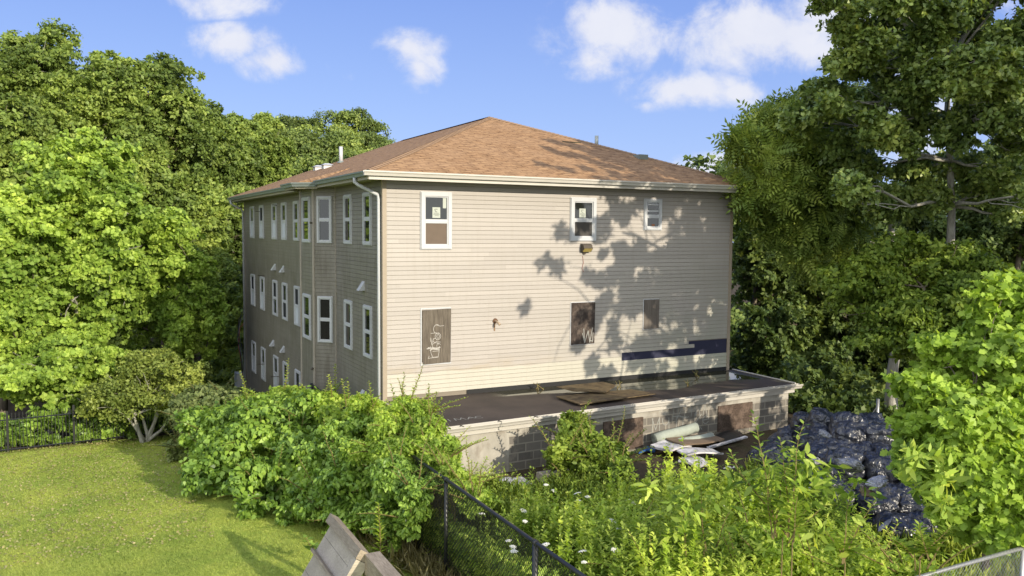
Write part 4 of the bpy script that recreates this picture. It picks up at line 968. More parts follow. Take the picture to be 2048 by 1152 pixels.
# left side: maples behind the picket fence
gm = 'maples along the picket fence'
env_tree('maple_tree', 'tall bright green maple in front of the dark woods behind the picket fence', 'tree', 150, 500, 32, 165, 205, 17, 80000, .155, TM, 'maple', 'palebark', 1, gm, tr=.24, clump=45, spread=.15)
env_tree('maple_tree', 'leafy maple with its crown touching the left edge of the photo', 'tree', 5, 600, 31, 130, 210, 13, 52000, .155, TM, 'maple', 'bark', 2, gm, tr=.2, clump=45, spread=.15)
env_tree('maple_tree', 'rounder mid green maple halfway between the tallest maple and the house', 'tree', 318, 580, 35, 115, 160, 14, 52000, .15, TM, 'maple', 'bark', 3, gm, tr=.2, clump=45, spread=.15)
env_tree('maple_tree', 'low spreading maple branches overhanging the picket fence with a pale trunk', 'tree', 110, 735, 30.5, 150, 95, 12, 46000, .155, TM, 'maple', 'palebark', 4, gm, tr=.22, clump=45, spread=.16)
env_tree('young_tree', 'young tree between the crooked trunk and the dark shade by the house', 'tree', 385, 640, 34, 62, 150, 10, 20000, .17, TD, 'maple', 'bark', 5, tr=.12, clump=45)
# crooked small tree on the lawn edge
b0 = at_z(290, 884, .55)
lb = px_lobes([(240, 790, 28.6, 60, 46), (310, 775, 28.8, 66, 50), (365, 800, 28.3, 45, 42), (205, 815, 28.6, 40, 28), (290, 735, 29.2, 56, 34), (340, 740, 29, 40, 30), (390, 760, 28.6, 34, 36)], 6)
tree('small_tree', 'small crooked many-stemmed tree standing on the lawn edge', 'tree', (b0[0], b0[1], .5), lb, int(17000*LS), .115, TD, M['hedgegreen'], M['palebark'], tr=.10, seed=6, trunk_top=(b0[0]-.35, b0[1], 1.5), twigs=9, clump=22, spread=.25)
mb = MB()
for k_, (dx, dz) in enumerate(((-1.3, 1.5), (.5, 1.6), (1.3, 1.3), (.9, 2.0), (-.3, 2.2))): mb.tube(branch_path((b0[0]+.03*k_, b0[1], .55), (b0[0]+dx, b0[1]+.1*k_, .5+dz), np.random.RandomState(k_), .12, 7), np.linspace(.07, .02, 7), 6)
mb.build('side_stems', M['palebark'], [o for o in bpy.data.objects if o.name == 'small_tree'][0], True)
# tall woodland edge behind
gw = 'tall trees at the edge of the woods'
wood = [(60, 185, 47, 120, 125, 'tallest', 'tallest woodland tree at the far left against the sky'),
        (205, 235, 45, 105, 125, '', 'second tall woodland tree from the left with a rounded top'),
        (320, 265, 48, 100, 130, '', 'third tall woodland tree from the left, right of the tallest maple'),
        (-10, 330, 40, 110, 150, '', 'yellowish woodland tree cut by the left edge below the tallest tree'),
        (95, 370, 42, 100, 120, '', 'woodland tree with pale limbs showing above the bright maple'),
        (265, 400, 43, 95, 110, '', 'woodland tree with a bare broken limb above the round maple'),
        (405, 330, 52, 80, 120, '', 'woodland tree where the treeline steps down towards the hill'),
        (380, 450, 44, 85, 110, '', 'woodland tree left of the house eaves'),
        (470, 370, 56, 60, 110, '', 'woodland tree directly above the far left eaves corner'),
         (455, 305, 60, 70, 85, '', 'woodland tree in the dip of the treeline left of the hill'),
         (150, 300, 46, 110, 110, '', 'woodland tree filling the space between the two tallest trees'),
         (520, 330, 62, 60, 90, '', 'woodland tree above the house eaves at the foot of the hill')]
for i, (u, v, d, ru, rv, _, lab) in enumerate(wood):
    env_tree('woodland_tree', lab, 'tree', u, v, d, ru, rv, 15, 40000, .215, TD, 'wood', 'palebark' if i in (4, 5, 0) else 'bark', 20+i, gw, tr=.26, clump=38, spread=.19, lr=.46)
gd = 'shaded trees beside the far corner of the house'
for i, (u, v, d, ru, rv, lab) in enumerate([(462, 500, 47, 60, 110, 'dark tree touching the far eaves corner of the house'), (430, 600, 42, 62, 90, 'dark tree left of the far downspout'), (455, 700, 40, 55, 70, 'low dark tree by the utility cabinet'), (505, 640, 52, 40, 120, 'dark tree half hidden behind the far corner of the house')]):
    env_tree('shaded_tree', lab, 'tree', u, v, d, ru, rv, 10, 20000, .18, TD, 'wood', 'bark', 40+i, gd, tr=.18, clump=40)
# wooded hill behind the roof: far-off mass
rsH = np.random.RandomState(77); hl = []
tu = np.array([330, 400, 440, 480, 520, 560, 600, 650, 700, 740, 780, 820, 900, 1000]); tv = np.array([175, 200, 207, 215, 226, 232, 236, 234, 228, 240, 258, 282, 300, 330])
for d, dv in ((118, 0), (104, 22), (92, 45), (80, 75), (70, 110), (62, 150), (56, 190)):
    u = 330
    while u < 960:
        r = rsH.uniform(2.6, 3.9)*(d/90)**.3; vv = np.interp(u, tu, tv)+dv+rsH.uniform(-5, 9)*(1 if d == 118 else 1.6); p = at_depth(u, vv+r*.85*FPX/d, d+rsH.uniform(-3, 3))
        hl.append([p[0], p[1], p[2], r, r, r*rsH.uniform(.8, 1.05)]); u += r*FPX/d*rsH.uniform(.95, 1.35)
pos, nrm, rnd, cc = lobe_cloud(hl, int(330000*LS), rsH, 30, .6, .16, (.8, 1.04), .7, 7, (.42, .62))
o = leaf_mesh('wooded_hillside', pos, nrm, .31*rsH.uniform(.6, 1.4, len(pos)), TD, M['hill'], None, rsH, None, rnd); tag(o, kind='stuff', label='far wooded hillside rising behind the roof', cat='trees')
# brush under the maples
rsB = np.random.RandomState(8); bl_ = []
for x in np.arange(-15, -1.2, .9): y = PX(x)+rsB.uniform(.6, 2.4); r = rsB.uniform(.5, .9); bl_.append([x, y, gzf(x, y)+r*.5, r, r*.8, r])
for x in np.arange(-15, -4, .5): y = PX(x)+rsB.uniform(.25, .6); r = rsB.uniform(.2, .4); bl_.append([x, y, gzf(x, y)+r*.5, r, r*.6, r])
pos, nrm, rnd, cc = lobe_cloud(bl_, int(30000*LS), rsB, 40, .4, .2)
tag(leaf_mesh('undergrowth', pos, nrm, .15*rsB.uniform(.6, 1.4, len(pos)), TH, M['knot'], None, rsB, None, rnd), kind='stuff', label='leafy undergrowth behind the picket fence', cat='undergrowth')

# ---------------- hedge, vines and shrubs by the fence
def shoot(p0, p1, n, size, seed, mat='vine', name='shoot', tm=TL, mb=None, acc=None):
    rs = np.random.RandomState(seed); path = branch_path(p0, p1, rs, .08, 8); mb.tube(path, np.linspace(.014, .004, 8), 4, cap=False)
    t = np.linspace(.12, 1, n)*7; i = np.clip(t.astype(int), 0, 6); pos = path[i]+(path[i+1]-path[i])*(t-i)[:, None]
    a = np.arange(n)*2.4; dv = np.stack([np.cos(a), np.sin(a), np.full(n, .55)], -1); nr = np.stack([-np.cos(a)*.5, -np.sin(a)*.5, np.ones(n)], -1)
    acc.append((pos, nr, size*rs.uniform(.7, 1.15, n)*np.linspace(1.1, .55, n), dv))
def mound(name, label, cat, lobes, n, size, tm, lm, seed, group=None, stems=14, base=None, droop=.5, clump=30, shell=(.75, 1.08), spread=.2, up=.35, flat=.55, sprigs=26, slen=.75, stm=None):
    rs = np.random.RandomState(seed); lobes = np.asarray(lobes, float); c = lobes[:, :3].mean(0)
    b = base or (c[0], c[1], gzf(c[0], c[1])); e = empty(name, b, label, cat, group); mb = MB()
    for i in range(stems):
        l = lobes[rs.randint(len(lobes))]; s = np.array([l[0]*.6+b[0]*.4, l[1]*.7+b[1]*.3, 0]); s[2] = gzf(s[0], s[1]); d = rs.normal(size=3); d[2] = abs(d[2]); d /= np.linalg.norm(d)
        mb.tube(branch_path(s, l[:3]+d*l[3:6]*.95, rs, .12, 6), np.linspace(.022, .006, 6), 4, cap=False)
    acc = []
    for i in range(sprigs):
        l = lobes[rs.randint(len(lobes))]; d = rs.normal(size=3); d[2] = abs(d[2])*.8+.1; d[1] -= .3; d /= np.linalg.norm(d); s0 = l[:3]+d*l[3:6]*.7; L_ = slen*rs.uniform(.5, 1.2)
        shoot(s0, s0+d*L_+np.array([0, 0, .25*L_-.3*L_*abs(d[0])]), int(20*L_/.5), size*1.05, seed*100+i, tm=stm, mb=mb, acc=acc)
    mb.build('stems', M['stem'], e)
    pos, nrm, rnd, cc = lobe_cloud(lobes, int(n*LS), rs, clump, up, spread, shell, flat)
    dv = rs.normal(size=(len(pos), 3)); dv[:, 2] -= droop*2
    sz = size*rs.uniform(.6, 1.35, len(pos))
    if acc:
        P_, N_, S_, D_ = (np.concatenate([a_[q] for a_ in acc]) for q in range(4))
        pos = np.concatenate([pos, P_]); nrm = np.concatenate([nrm, N_]); sz = np.concatenate([sz, S_]); dv = np.concatenate([dv, D_]); rnd = np.concatenate([rnd, .35+.65*rs.rand(len(P_))])
    leaf_mesh('foliage', pos, nrm, sz, tm, M[lm], e, rs, dv, rnd); return e
gh = 'overgrown shrubs along the chain link fence'
mound('knotweed_shrub', 'large heart leaved shrub drooping over the lawn left of the fence', 'shrub',
      px_lobes([(470, 935, 21.5, 75, 75), (540, 870, 22, 85, 70), (430, 870, 23.5, 60, 55), (540, 985, 19.5, 65, 60), (610, 930, 20, 70, 80), (620, 840, 21.5, 70, 55), (480, 850, 23, 60, 45)], 1), 36000, .13, TH, 'knot', 61, gh, 30, droop=.9, clump=24)
mound('knotweed_shrub', 'darker back shrub at the left end of the hedge beside the lawn', 'shrub',
      px_lobes([(385, 845, 26.5, 42, 50), (420, 810, 27.5, 50, 34), (470, 800, 27, 55, 28), (365, 900, 25.5, 26, 36)], 2), 17000, .115, TH, 'olive', 62, gh, 14, droop=.5)
mound('leafy_shrub', 'yellow green shrub rising in front of the lowest side windows', 'shrub',
      px_lobes([(560, 812, 23, 45, 34), (500, 812, 24.5, 40, 20), (610, 815, 22.5, 50, 28), (670, 815, 21.5, 48, 26), (700, 840, 20.5, 50, 40)], 3), 16000, .12, TH, 'vine', 63, gh, 14)
mound('leafy_shrub', 'mid green shrub with arching twigs filling the hedge beside the second fence post', 'shrub',
      px_lobes([(650, 920, 19, 60, 75), (700, 900, 18.6, 60, 80), (650, 1000, 18.3, 60, 50), (730, 960, 17.8, 55, 75), (600, 1000, 18.8, 45, 45), (700, 1040, 17.4, 50, 36), (745, 1035, 17.0, 34, 40), (690, 980, 17.6, 55, 60)], 4), 26000, .105, TO, 'knot', 64, gh, 20, droop=.9)
mound('climbing_vine', 'bright vine mass climbing the corner where the house meets the block annex', 'vine',
      px_lobes([(745, 835, 19.2, 45, 42), (800, 860, 17.6, 60, 50), (760, 900, 17.4, 55, 50), (850, 880, 16.6, 48, 48), (815, 815, 17.4, 26, 20), (845, 830, 17.0, 22, 26), (800, 920, 16.5, 50, 45)], 5), 36000, .088, TO, 'vine', 65, gh, 14)
mound('climbing_vine', 'vine tapering down the cement wall beside the fence rail', 'vine',
      px_lobes([(885, 920, 16.0, 42, 40), (900, 955, 15.6, 40, 30), (925, 975, 15.4, 35, 25), (950, 1000, 15.0, 38, 24)], 6), 15000, .085, TO, 'vine', 66, gh, 8)
mound('climbing_vine', 'leafy vine hanging on the lawn side of the fence under the top rail', 'vine',
      px_lobes([(790, 960, 15.9, 45, 50), (770, 1010, 16.2, 35, 45), (830, 985, 15.2, 35, 35), (775, 1060, 16.0, 34, 36), (820, 1040, 15.2, 30, 44)], 7), 15000, .088, TO, 'knot', 67, gh, 0, droop=1.0)
# ivy behind the mesh
rsI = np.random.RandomState(9); n = int(48000*LS); y = rsI.uniform(-12.2, -2.5, n); z = 1.45+rsI.beta(1.3, 1.6, n)*1.85*np.clip(1.0-.05*(y+12), .5, 1.2); x = -.66+rsI.uniform(0, .3, n)
pos = np.stack([x, y, z], -1); nrm = np.array([-.35, -1, .45])+rsI.normal(size=(n, 3))*.5; dv = rsI.normal(size=(n, 3)); dv[:, 2] -= 1
tag(leaf_mesh('ground_ivy', pos, nrm, .085*rsI.uniform(.6, 1.4, n), TH, M['vine'], None, rsI, dv), kind='stuff', label='ivy and weeds behind the chain link mesh', cat='ivy')
# upright shoots above the hedge
def sapling(name, label, tips, n, size, seed, mat='vine', base=None, tm=TL, cat='sapling', group=None, low=0, lowr=.6):
    e = empty(name, base, label, cat, group); mb = MB(); acc = []; rs = np.random.RandomState(seed)
    for i, t in enumerate(tips): shoot(np.array(base)+rs.normal(size=3)*.06*np.array([1, 1, 0]), t, n, size, seed*10+i, mb=mb, acc=acc)
    mb.build('stems', M['stem'], e)
    if low:
        pos, nr, rnd, cc = lobe_cloud([[base[0], base[1], base[2]+lowr*1.2, lowr, lowr, lowr]], low, rs, 30, .3); acc.append((pos, nr, size*rs.uniform(.6, 1.2, low), rs.normal(size=(low, 3))))
    P, Nn, S_, D = (np.concatenate([a[i] for a in acc]) for i in range(4))
    leaf_mesh('leaves', P, Nn, S_, tm, M[mat], e, rs, D); return e
for i, (u, v, d, ub, vb, lab) in enumerate([(808, 745, 17.4, 800, 850, 'tall thin shoot with dark leaves rising against the beige wall'), (858, 768, 16.8, 850, 840, 'short thin shoot beside the flat roof edge'), (738, 762, 18.8, 742, 830, 'leafy shoot beside the white downspout'), (560, 778, 23, 560, 830, 'leafy shoot topping the hedge before the side windows')]):
    b = at_depth(ub, vb, d); tp = at_depth(u, v, d); sapling('vine_shoot', lab, [tp, tp+np.array([-.25, .1, -.25]), tp+np.array([.25, -.1, -.3])], 34, .12, 300+i, base=tuple(b), mat='vine' if i else 'knot', cat='shoot', tm=TO)
# wall bush and foreground saplings
mound('wall_bush', 'green bush growing against the block wall in front of the left boarded opening', 'bush',
      px_lobes([(1160, 885, 17.8, 38, 40), (1120, 915, 17.3, 42, 32), (1185, 915, 17.3, 50, 38), (1225, 925, 17.4, 38, 32), (1150, 850, 18.2, 24, 24), (1235, 945, 16.9, 32, 28)], 8), 14000, .10, TO, 'round', 68, None, 14)
for i, (b, tips, lab, low) in enumerate([
    ((1565, 1075, 11.0), [(1507, 828, 11), (1560, 880, 10.9), (1590, 905, 11.1), (1462, 905, 11.2), (1540, 935, 10.8), (1620, 1010, 10.9)], 'tallest bright sapling in front of the rubbish heap', 160),
    ((1585, 1080, 10.7), [(1607, 848, 10.7), (1598, 985, 10.6)], 'slender sapling with opposite leaves right of the tallest one', 60),
    ((1690, 1125, 10.6), [(1700, 995, 10.6), (1752, 1000, 10.7), (1650, 1060, 10.5)], 'sapling with broad leaves in front of the lower bags', 60),
    ((1372, 1100, 11.6), [(1366, 978, 11.6)], 'left one of two straight leafy shoots before the dark hollow', 60),
    ((1408, 1100, 11.6), [(1402, 982, 11.6)], 'right one of two straight leafy shoots before the dark hollow', 60),
    ((1840, 1120, 10.2), [(1838, 1050, 10.2), (1900, 1055, 10.3), (1790, 1080, 10.2)], 'low sapling beside the silver fence rail', 200)]):
    bb = at_depth(*b); sapling('sapling', lab, [at_depth(*t) for t in tips], 46, .20, 320+i, 'vine', base=tuple(bb), low=low, group='saplings at the front of the yard')
    g0 = gzf(bb[0], bb[1]); MB().tube([(bb[0], bb[1], g0), tuple(bb)], .009, 5).build('main_stem', M['stem'], C.objects[-1].parent if C.objects[-1].parent else None)
# front band of shrubs inside the yard
mound('front_shrub', 'dense bright shrub filling the bottom of the yard right of the last fence post', 'shrub',
      px_lobes([(1250, 1130, 12.6, 80, 35), (1400, 1120, 12.6, 95, 45), (1530, 1110, 12.4, 90, 50), (1330, 1165, 12.0, 110, 40), (1500, 1160, 12.0, 110, 45)], 9), 15000, .12, TL, 'vine', 71, 'shrubs along the bottom of the yard', 20, droop=0)
mound('front_shrub', 'bright shrub below the rubbish heap beside the silver fence rail', 'shrub',
      px_lobes([(1640, 1150, 12.0, 75, 30), (1740, 1158, 11.8, 75, 28), (1830, 1150, 11.2, 70, 30)], 10), 5000, .12, TL, 'vine', 72, 'shrubs along the bottom of the yard', 14, droop=0)
b = at_z(770, 1130, 1.75)
tp = at_depth(757, 1008, 15.2); bs = at_depth(775, 1120, 15.0); sapling('tall_weed', 'tall pale goldenrod weed standing beside the timber frame', [tp], 70, .16, 340, 'weed', base=tuple(bs), cat='weed')
bs = at_depth(628, 1110, 15.6); sapling('broad_leaf_weed', 'small shoot with broad heart leaves left of the timber frame', [at_depth(612, 1075, 15.6), at_depth(628, 1090, 15.5)], 7, .22, 341, 'knot', base=tuple(bs), tm=TH, cat='weed')

# ---------------- weeds and grass
rsW = np.random.RandomState(12)
def weeds(name, label, n_st, nl, size, hr, tm, mat, inside, seed, lean=.12):
    rs = np.random.RandomState(seed); P = []; k = 0
    while len(P) < n_st:
        x, y = rs.uniform(-.5, 10.5), rs.uniform(-13, -3.4)
        if inside(x, y): P.append((x, y))
        k += 1
        if k > n_st*60: break
    P = np.array(P); m = len(P); h = rs.uniform(hr[0], hr[1], m)*(.75+.5*np.sin(P[:, 0]*1.7)*np.cos(P[:, 1]*1.3)*.6+.25)
    ln = rs.normal(size=(m, 2))*lean; t = rs.uniform(.08, 1, (m, nl)); a = rs.uniform(0, 6.28, (m, nl))
    px = P[:, 0:1]+ln[:, 0:1]*h[:, None]*t; py = P[:, 1:2]+ln[:, 1:2]*h[:, None]*t; pz_ = gz(P[:, 0], P[:, 1])[:, None]+h[:, None]*t
    pos = np.stack([px, py, pz_], -1).reshape(-1, 3); up_ = rs.uniform(.2, 1.0, (m, nl))
    dv = np.stack([np.cos(a), np.sin(a), up_], -1).reshape(-1, 3); nr = np.stack([-np.cos(a)*.6, -np.sin(a)*.6, np.ones_like(a)], -1).reshape(-1, 3)+rs.normal(size=(m*nl, 3))*.25
    sz = (size*rs.uniform(.6, 1.3, (m, nl))*(1.25-.7*t)).reshape(-1)
    rnd = np.clip((.5*rs.rand(m)[:, None]+.35*t+.15*rs.rand(m, nl)), 0, 1).reshape(-1)
    return tag(leaf_mesh(name, pos, nr, sz, tm, M[mat], None, rs, dv, rnd), kind='stuff', label=label, cat='weeds')
def heap(x, y, low=False):
    q = np.array([x, y])-PC
    if (q@PA/3.7)**2+(q@PB/2.0)**2 < 1: return True
    if low: return False
    q = np.array([x+1.0, y+1.9])-PC-np.array([-1.0, -1.9]); return (q@PA/3.6)**2+(q@PB/1.7)**2 < 1
def yard_in(x, y, low=False):
    if heap(x, y, low): return False
    edge = -4.3-.25*max(0, x-1)-.9*math.exp(-((x-4.6)/1.3)**2)+.6*max(0, x-7)*.3
    return y < edge+.35*math.sin(x*3)
def front_in(x, y): return yard_in(x, y) and (y < -6.6-.15*x)
weeds('meadow_weeds', 'tall bright weeds filling the sunny front of the yard', int(2600*LS), 26, .13, (.5, 1.15), TL, 'weed', front_in, 81)
weeds('yard_weeds', 'lower leafy weeds between the concrete slabs and the rubbish heap', int(2100*LS), 24, .10, (.25, .75), TL, 'round', yard_in, 82)
weeds('goldenrod_weeds', 'narrow leaved goldenrod stems in the yard', int(420*LS), 60, .12, (.8, 1.35), TD, 'weed', front_in, 83, .07)
rs = np.random.RandomState(84); n = int(60000*LS); x = rs.uniform(-.6, 10.5, n); y = rs.uniform(-13, -3.3, n); keep = np.array([yard_in(a, b, True) for a, b in zip(x, y)]); x, y = x[keep], y[keep]; n = len(x)
pos = np.stack([x, y, gz(x, y)], -1); dv = np.stack([rs.normal(size=n)*.35, rs.normal(size=n)*.35, np.ones(n)], -1)
tag(leaf_mesh('yard_grass', pos, rs.normal(size=(n, 3)), rs.uniform(.2, .55, n), TB, M['weed'], None, rs, dv), kind='stuff', label='long grass among the yard weeds', cat='grass')
# lawn
rs = np.random.RandomState(85); n = int(330000*LS); y = -8+rs.rand(n)**1.15*21; x = rs.uniform(-12, -.85, n)
pos = np.stack([x, y, gz(x, y)+.008], -1); dv = np.stack([rs.normal(size=n)*.5, rs.normal(size=n)*.5, np.ones(n)], -1)
tag(leaf_mesh('lawn_grass', pos, rs.normal(size=(n, 3)), rs.uniform(.03, .065, n), T_blade(), M['grass'], None, rs, dv, np.clip(rs.rand(n)*.7+.3*(np.sin(x*1.3+np.sin(y*.9))*.5+.5), 0, 1)), kind='stuff', label='mown lawn grass left of the hedge', cat='grass')
n = int(5000*LS); y = rs.uniform(-1, 13, n); x = rs.uniform(-12, -4, n); pos = np.stack([x, y, gz(x, y)+.06], -1)
tag(leaf_mesh('fallen_leaves', pos, np.array([0, 0, 1.])+rs.normal(size=(n, 3))*.3, rs.uniform(.04, .085, n), TD, M['dry'], None, rs), kind='stuff', label='small fallen leaves scattered on the far lawn', cat='fallen leaves')
n = 7000; y = rs.uniform(-12, -2, n); x = -.85+rs.normal(size=n)*.22; pos = np.stack([x, y, gz(x, y)], -1); dv = np.stack([rs.normal(size=n)*.5, rs.normal(size=n)*.5, np.ones(n)], -1)
tag(leaf_mesh('dry_fence_grass', pos, rs.normal(size=(n, 3)), rs.uniform(.15, .5, n), TB, M['dry'], None, rs, dv), kind='stuff', label='dry grass tufts along the foot of the black fence', cat='grass')
# white wild flowers
def umbel_mesh():
    mb = MB(); rs = np.random.RandomState(3)
    for i in range(26):
        a = i*2.4; r = .055*math.sqrt(i/26); p = np.array([r*math.cos(a), r*math.sin(a), .012*(1-i/26)])
        mb.add([p+[.012, 0, 0], p+[0, .012, 0], p+[-.012, 0, 0], p+[0, -.012, 0], p+[0, 0, .008]], [(0, 1, 4), (1, 2, 4), (2, 3, 4), (3, 0, 4)])
    v = np.vstack(mb.v); me = bpy.data.meshes.new('umbel'); me.from_pydata(v.tolist(), [], mb.f); me.materials.append(M['flower']); return me
umbel_stem = None
um = umbel_mesh()
_sb = MB(); _sb.tube([(0, 0, -.55), (.01, .0, -.25), (0, 0, 0)], .004, 4); _ms = bpy.data.meshes.new('flower_stem'); _ms.from_pydata(np.vstack(_sb.v).tolist(), [], _sb.f); _ms.materials.append(plain('green_stem', (.12, .17, .03), .7))
for i, (u, v) in enumerate([(1026, 1094), (1028, 1103), (1047, 1022), (963, 1028), (1050, 1043), (1017, 1082), (1155, 987), (1176, 994), (1157, 1002), (1225, 1042), (1258, 1001), (1268, 1006), (1418, 952), (1412, 960), (1380, 963), (1448, 1011), (1505, 1000), (1522, 986), (1165, 1103), (1090, 1090), (1240, 1058), (1108, 982), (1310, 1033), (1350, 1045), (1470, 934), (1459, 935), (1451, 937), (1168, 1125), (1230, 1100), (1092, 970)]):
    p = at_z(u, v, 3.35-.0); o = bpy.data.objects.new('wild_flower', um); C.objects.link(o); o.location = p; s_ = random.uniform(.7, 1.25); o.scale = (s_, s_, 1.2); o.rotation_euler = (random.uniform(-.3, .3), random.uniform(-.3, .1), random.random()*6)
    st_ = bpy.data.objects.new('flower_stem', _ms); C.objects.link(st_); st_.parent = o
    tag(o, 'flat white flower head on a thin stem above the yard weeds', 'flower', 'white wild flowers in the yard weeds')
for i, (x, y) in enumerate([(6.2, -1.0), (9.2, -.5), (8.0, -1.6), (4.1, -.28)]):
    sapling('roof_weed', ['small weed sprouting in the puddle behind the larger plywood', 'small weed sprouting on the flat roof near the right corner', 'small weed on the flat roof right of the plywood', 'green tuft growing where the flat roof meets the wall'][i], [(x, y, 4.05), (x+.1, y, 4.0), (x-.1, y+.03, 4.02)], 8, .07, 360+i, 'round', base=(x, y, 3.84), cat='weed')

# ---------------- right side
gr_ = 'shaded trees behind the annex'
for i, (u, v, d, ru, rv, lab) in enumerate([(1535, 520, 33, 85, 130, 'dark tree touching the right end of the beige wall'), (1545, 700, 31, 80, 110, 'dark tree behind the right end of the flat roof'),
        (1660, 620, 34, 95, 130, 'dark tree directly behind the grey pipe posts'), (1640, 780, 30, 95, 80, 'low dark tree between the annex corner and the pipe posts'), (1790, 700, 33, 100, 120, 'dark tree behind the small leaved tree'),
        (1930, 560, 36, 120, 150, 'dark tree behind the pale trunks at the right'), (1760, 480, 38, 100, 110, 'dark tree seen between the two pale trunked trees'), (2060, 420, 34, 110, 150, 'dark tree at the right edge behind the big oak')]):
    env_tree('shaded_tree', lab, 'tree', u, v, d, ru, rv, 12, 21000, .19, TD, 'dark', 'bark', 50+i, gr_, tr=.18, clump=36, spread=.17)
# compound-leaved tree beside the roof corner
b = at_depth(1790, 760, 25.5)
tree('tree_of_heaven', 'tree with long feathery compound leaves overhanging the right roof corner', 'tree', (b[0], b[1], 2.2),
     px_lobes([(1545, 330, 24.5, 80, 62), (1600, 270, 25, 90, 62), (1520, 390, 24.5, 45, 38), (1640, 350, 25.5, 90, 75), (1560, 430, 25.5, 70, 60), (1680, 260, 26, 80, 60), (1480, 290, 24, 30, 20), (1640, 460, 26, 90, 70), (1500, 360, 24.2, 35, 30)], 11),
     int(9500*LS), .58, TP, M['ailan'], M['palebark'], tr=.19, seed=90, trunk_top=tuple(at_depth(1780, 400, 25.6)), clump=16, spread=.2, twigs=5, droop=.3)
# big oak
rsO = np.random.RandomState(31); oak_l = []
for _ in range(900):
    u, v = rsO.uniform(1640, 2110), rsO.uniform(-110, 430)
    if u < np.interp(v, [-110, 0, 60, 110, 150, 230, 430], [1660, 1690, 1740, 1730, 1690, 1650, 1700]): continue
    if all((u-q[0])**2+((v-q[1])*1.25)**2 > 58**2 for q in oak_l): oak_l.append((u, v, rsO.uniform(19.5, 24.5), rsO.uniform(34, 52), rsO.uniform(26, 38)))
b = at_depth(1920, 820, 24.5)
tree('oak_tree', 'huge oak with pale limbs filling the upper right corner', 'tree', (b[0], b[1], 2.2),
     px_lobes([(1655, 8, 20.5, 36, 20), (1700, 40, 21, 48, 34), (1735, 92, 21, 50, 36), (1690, 132, 21.5, 46, 30), (1640, 196, 22.5, 46, 34), (1600, 236, 23, 36, 26)]+oak_l, 12),
     int(120000*LS), .145, TD, M['oak'], M['palebark'], tr=.17, seed=91, trunk_top=tuple(at_depth(1900, 130, 22.5)), clump=30, spread=.30, twigs=5, shell=(.4, 1.1), flat=.85)
# small leaved tree in half shade
b = at_depth(1850, 800, 22.5)
tree('round_leaved_tree', 'olive green small leaved tree below the oak limbs', 'tree', (b[0], b[1], 2.3),
     px_lobes([(1730, 560, 22, 75, 45), (1820, 520, 22.5, 80, 45), (1910, 530, 22, 80, 50), (1770, 620, 21.5, 90, 50), (1870, 600, 21.5, 90, 55), (1960, 620, 21, 70, 60), (1800, 690, 21.5, 80, 45), (1900, 680, 21, 80, 50)], 13),
     int(30000*LS), .13, TO, M['round'], M['bark'], tr=.12, seed=92, clump=28, spread=.19, twigs=5)
# bright maple in front
b = at_depth(1985, 1100, 13.2)
tree('maple_tree', 'bright sunlit maple with big lobed leaves in front of the rubbish heap', 'tree', (b[0], b[1], 2.2),
     px_lobes([(2010, 620, 13.5, 60, 60), (1940, 720, 13.4, 80, 50), (2040, 740, 13, 70, 70), (1880, 800, 13.2, 70, 55), (1980, 830, 12.8, 80, 60), (1850, 870, 13, 50, 36), (1920, 930, 12.6, 90, 60), (2030, 930, 12.3, 70, 70), (1870, 700, 13.8, 40, 28), (1960, 1030, 12.3, 75, 55), (2050, 1050, 12, 60, 60), (1885, 1010, 12.5, 55, 36), (1805, 850, 13.3, 26, 18), (1900, 860, 12.9, 80, 70), (1990, 960, 12.5, 90, 80), (1840, 940, 12.8, 40, 30), (1985, 690, 13.6, 60, 60), (1840, 770, 13.5, 36, 26)], 14),
     int(46000*LS), .115, TM, M['maplefg'], M['bark'], tr=.06, seed=93, clump=26, spread=.24, twigs=5, shell=(.6, 1.22), droop=.2, flat=.38)
# trees outside the frame on the right that throw the dappled shade
for i, (x, y, z, r, rz, n, lab) in enumerate([(12.6, -13.5, 11.9, 5.2, 6.3, 34000, 'tall tree right of the yard shading the house wall'), (16.8, -22, 15.0, 4.5, 4.0, 8000, 'tall tree behind the viewer on the right')]):
    rs = np.random.RandomState(400+i); lb = crown_lobes((x, y, z), r, r*.7, rz, 19, rs, .30)
    if i == 0: lb += [[9.6, -13, 9.4, .9, .8, 1.3], [9.3, -13, 7.9, .9, .9, 1.0], [11.6, -13.5, 15.8, 1.5, 1.2, 1.1], [13.1, -13.5, 15.9, 1.8, 1.4, 1.2], [14.9, -13.5, 15.4, 1.9, 1.4, 1.3], [16.3, -13.5, 14.6, 1.6, 1.3, 1.3], [12.3, -12.5, 14.9, 1.6, 1.2, .9], [10.1, -13, 6.7, 1.1, .9, .8], [11.6, -13, 6.2, 1.3, 1.0, .9], [13.3, -13, 6.6, 1.3, 1.0, .9], [12.4, -12.6, 5.4, 1.1, 1.0, .7], [14.6, -13, 5.8, 1.2, 1.0, .9]]
    tree('shade_tree', lab, 'tree', (x, y, 2.2), lb, n, .22, TD, M['oak'], M['bark'], tr=.25, seed=400+i, clump=60, group='tall trees right of the yard', spread=.13)
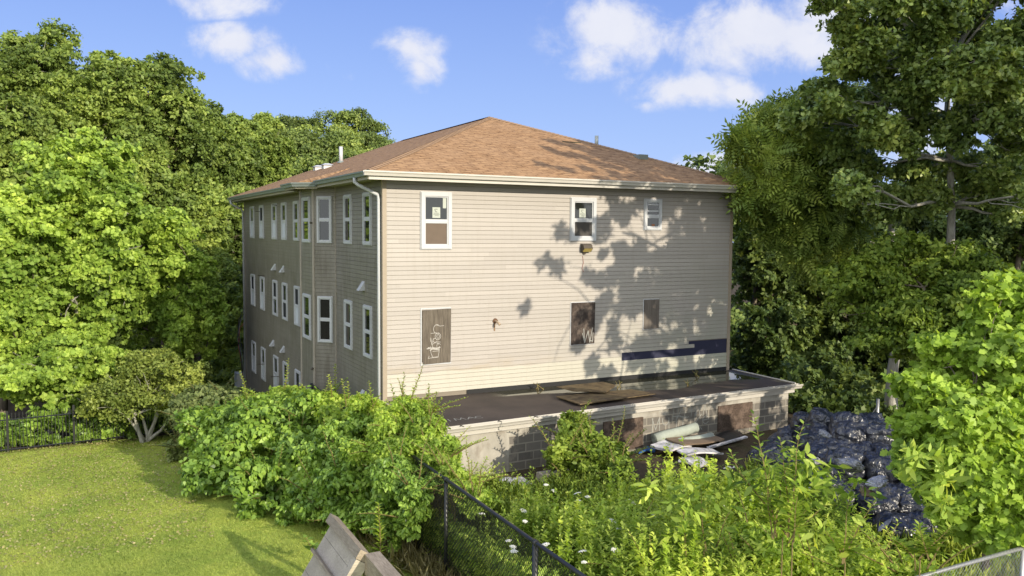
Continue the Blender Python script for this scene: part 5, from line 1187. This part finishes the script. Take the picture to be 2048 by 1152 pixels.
# brush and distant woods that close the view at ground level
def band(name, lab, spec, n, size, mt, seed, rr=1.0):
    rs = np.random.RandomState(seed); lb = []
    for (u0, u1, v, d, r) in spec:
        u = u0
        while u < u1:
            p = at_depth(u, v+rs.uniform(-18, 18), d+rs.uniform(-1.5, 1.5)); q = r*rs.uniform(.75, 1.25); lb.append([p[0], p[1], p[2], q, q, q*.85]); u += q*FPX/d*1.15
    pos, nrm, rnd, cc = lobe_cloud(lb, n, rs, 34, .4, .18)
    tag(leaf_mesh(name, pos, nrm, size*rs.uniform(.6, 1.4, n), TD, M[mt], None, rs, None, rnd), kind='stuff', label=lab, cat='brush')
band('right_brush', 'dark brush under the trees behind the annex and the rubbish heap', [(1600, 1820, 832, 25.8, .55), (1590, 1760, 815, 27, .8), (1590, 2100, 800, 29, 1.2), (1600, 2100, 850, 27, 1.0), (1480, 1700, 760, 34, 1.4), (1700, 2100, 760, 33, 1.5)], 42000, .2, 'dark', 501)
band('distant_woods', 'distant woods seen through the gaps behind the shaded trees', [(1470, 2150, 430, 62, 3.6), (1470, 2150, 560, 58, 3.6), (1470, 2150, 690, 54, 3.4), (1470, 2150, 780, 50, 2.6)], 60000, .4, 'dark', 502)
band('left_brush', 'dark brush in the woods behind the picket fence', [(-60, 520, 760, 38, 1.5), (-60, 520, 680, 44, 2.0), (-60, 500, 600, 50, 2.4), (380, 520, 790, 40, 1.2), (400, 500, 740, 48, 1.6)], 52000, .24, 'wood', 503)

p0, p1 = at_depth(-20, 721, 29.5), at_depth(56, 727, 30.5)
tag(MB().tube([tuple(p0), tuple((p0+p1)/2-np.array([0, 0, .03])), tuple(p1)], .012, 4).build('overhead_cable', M['wire']), 'thin cable crossing the bright maples at the left edge', 'cable')
p0, p1 = at_depth(415, 582, 44), (-.05, HD+.1, 6.1)
tag(MB().tube([tuple(p0), tuple((p0+np.array(p1))/2-np.array([0, 0, .15])), p1], .015, 4).build('overhead_cable', M['wire']), 'thin service cable running from the dark trees to the far house corner', 'cable')
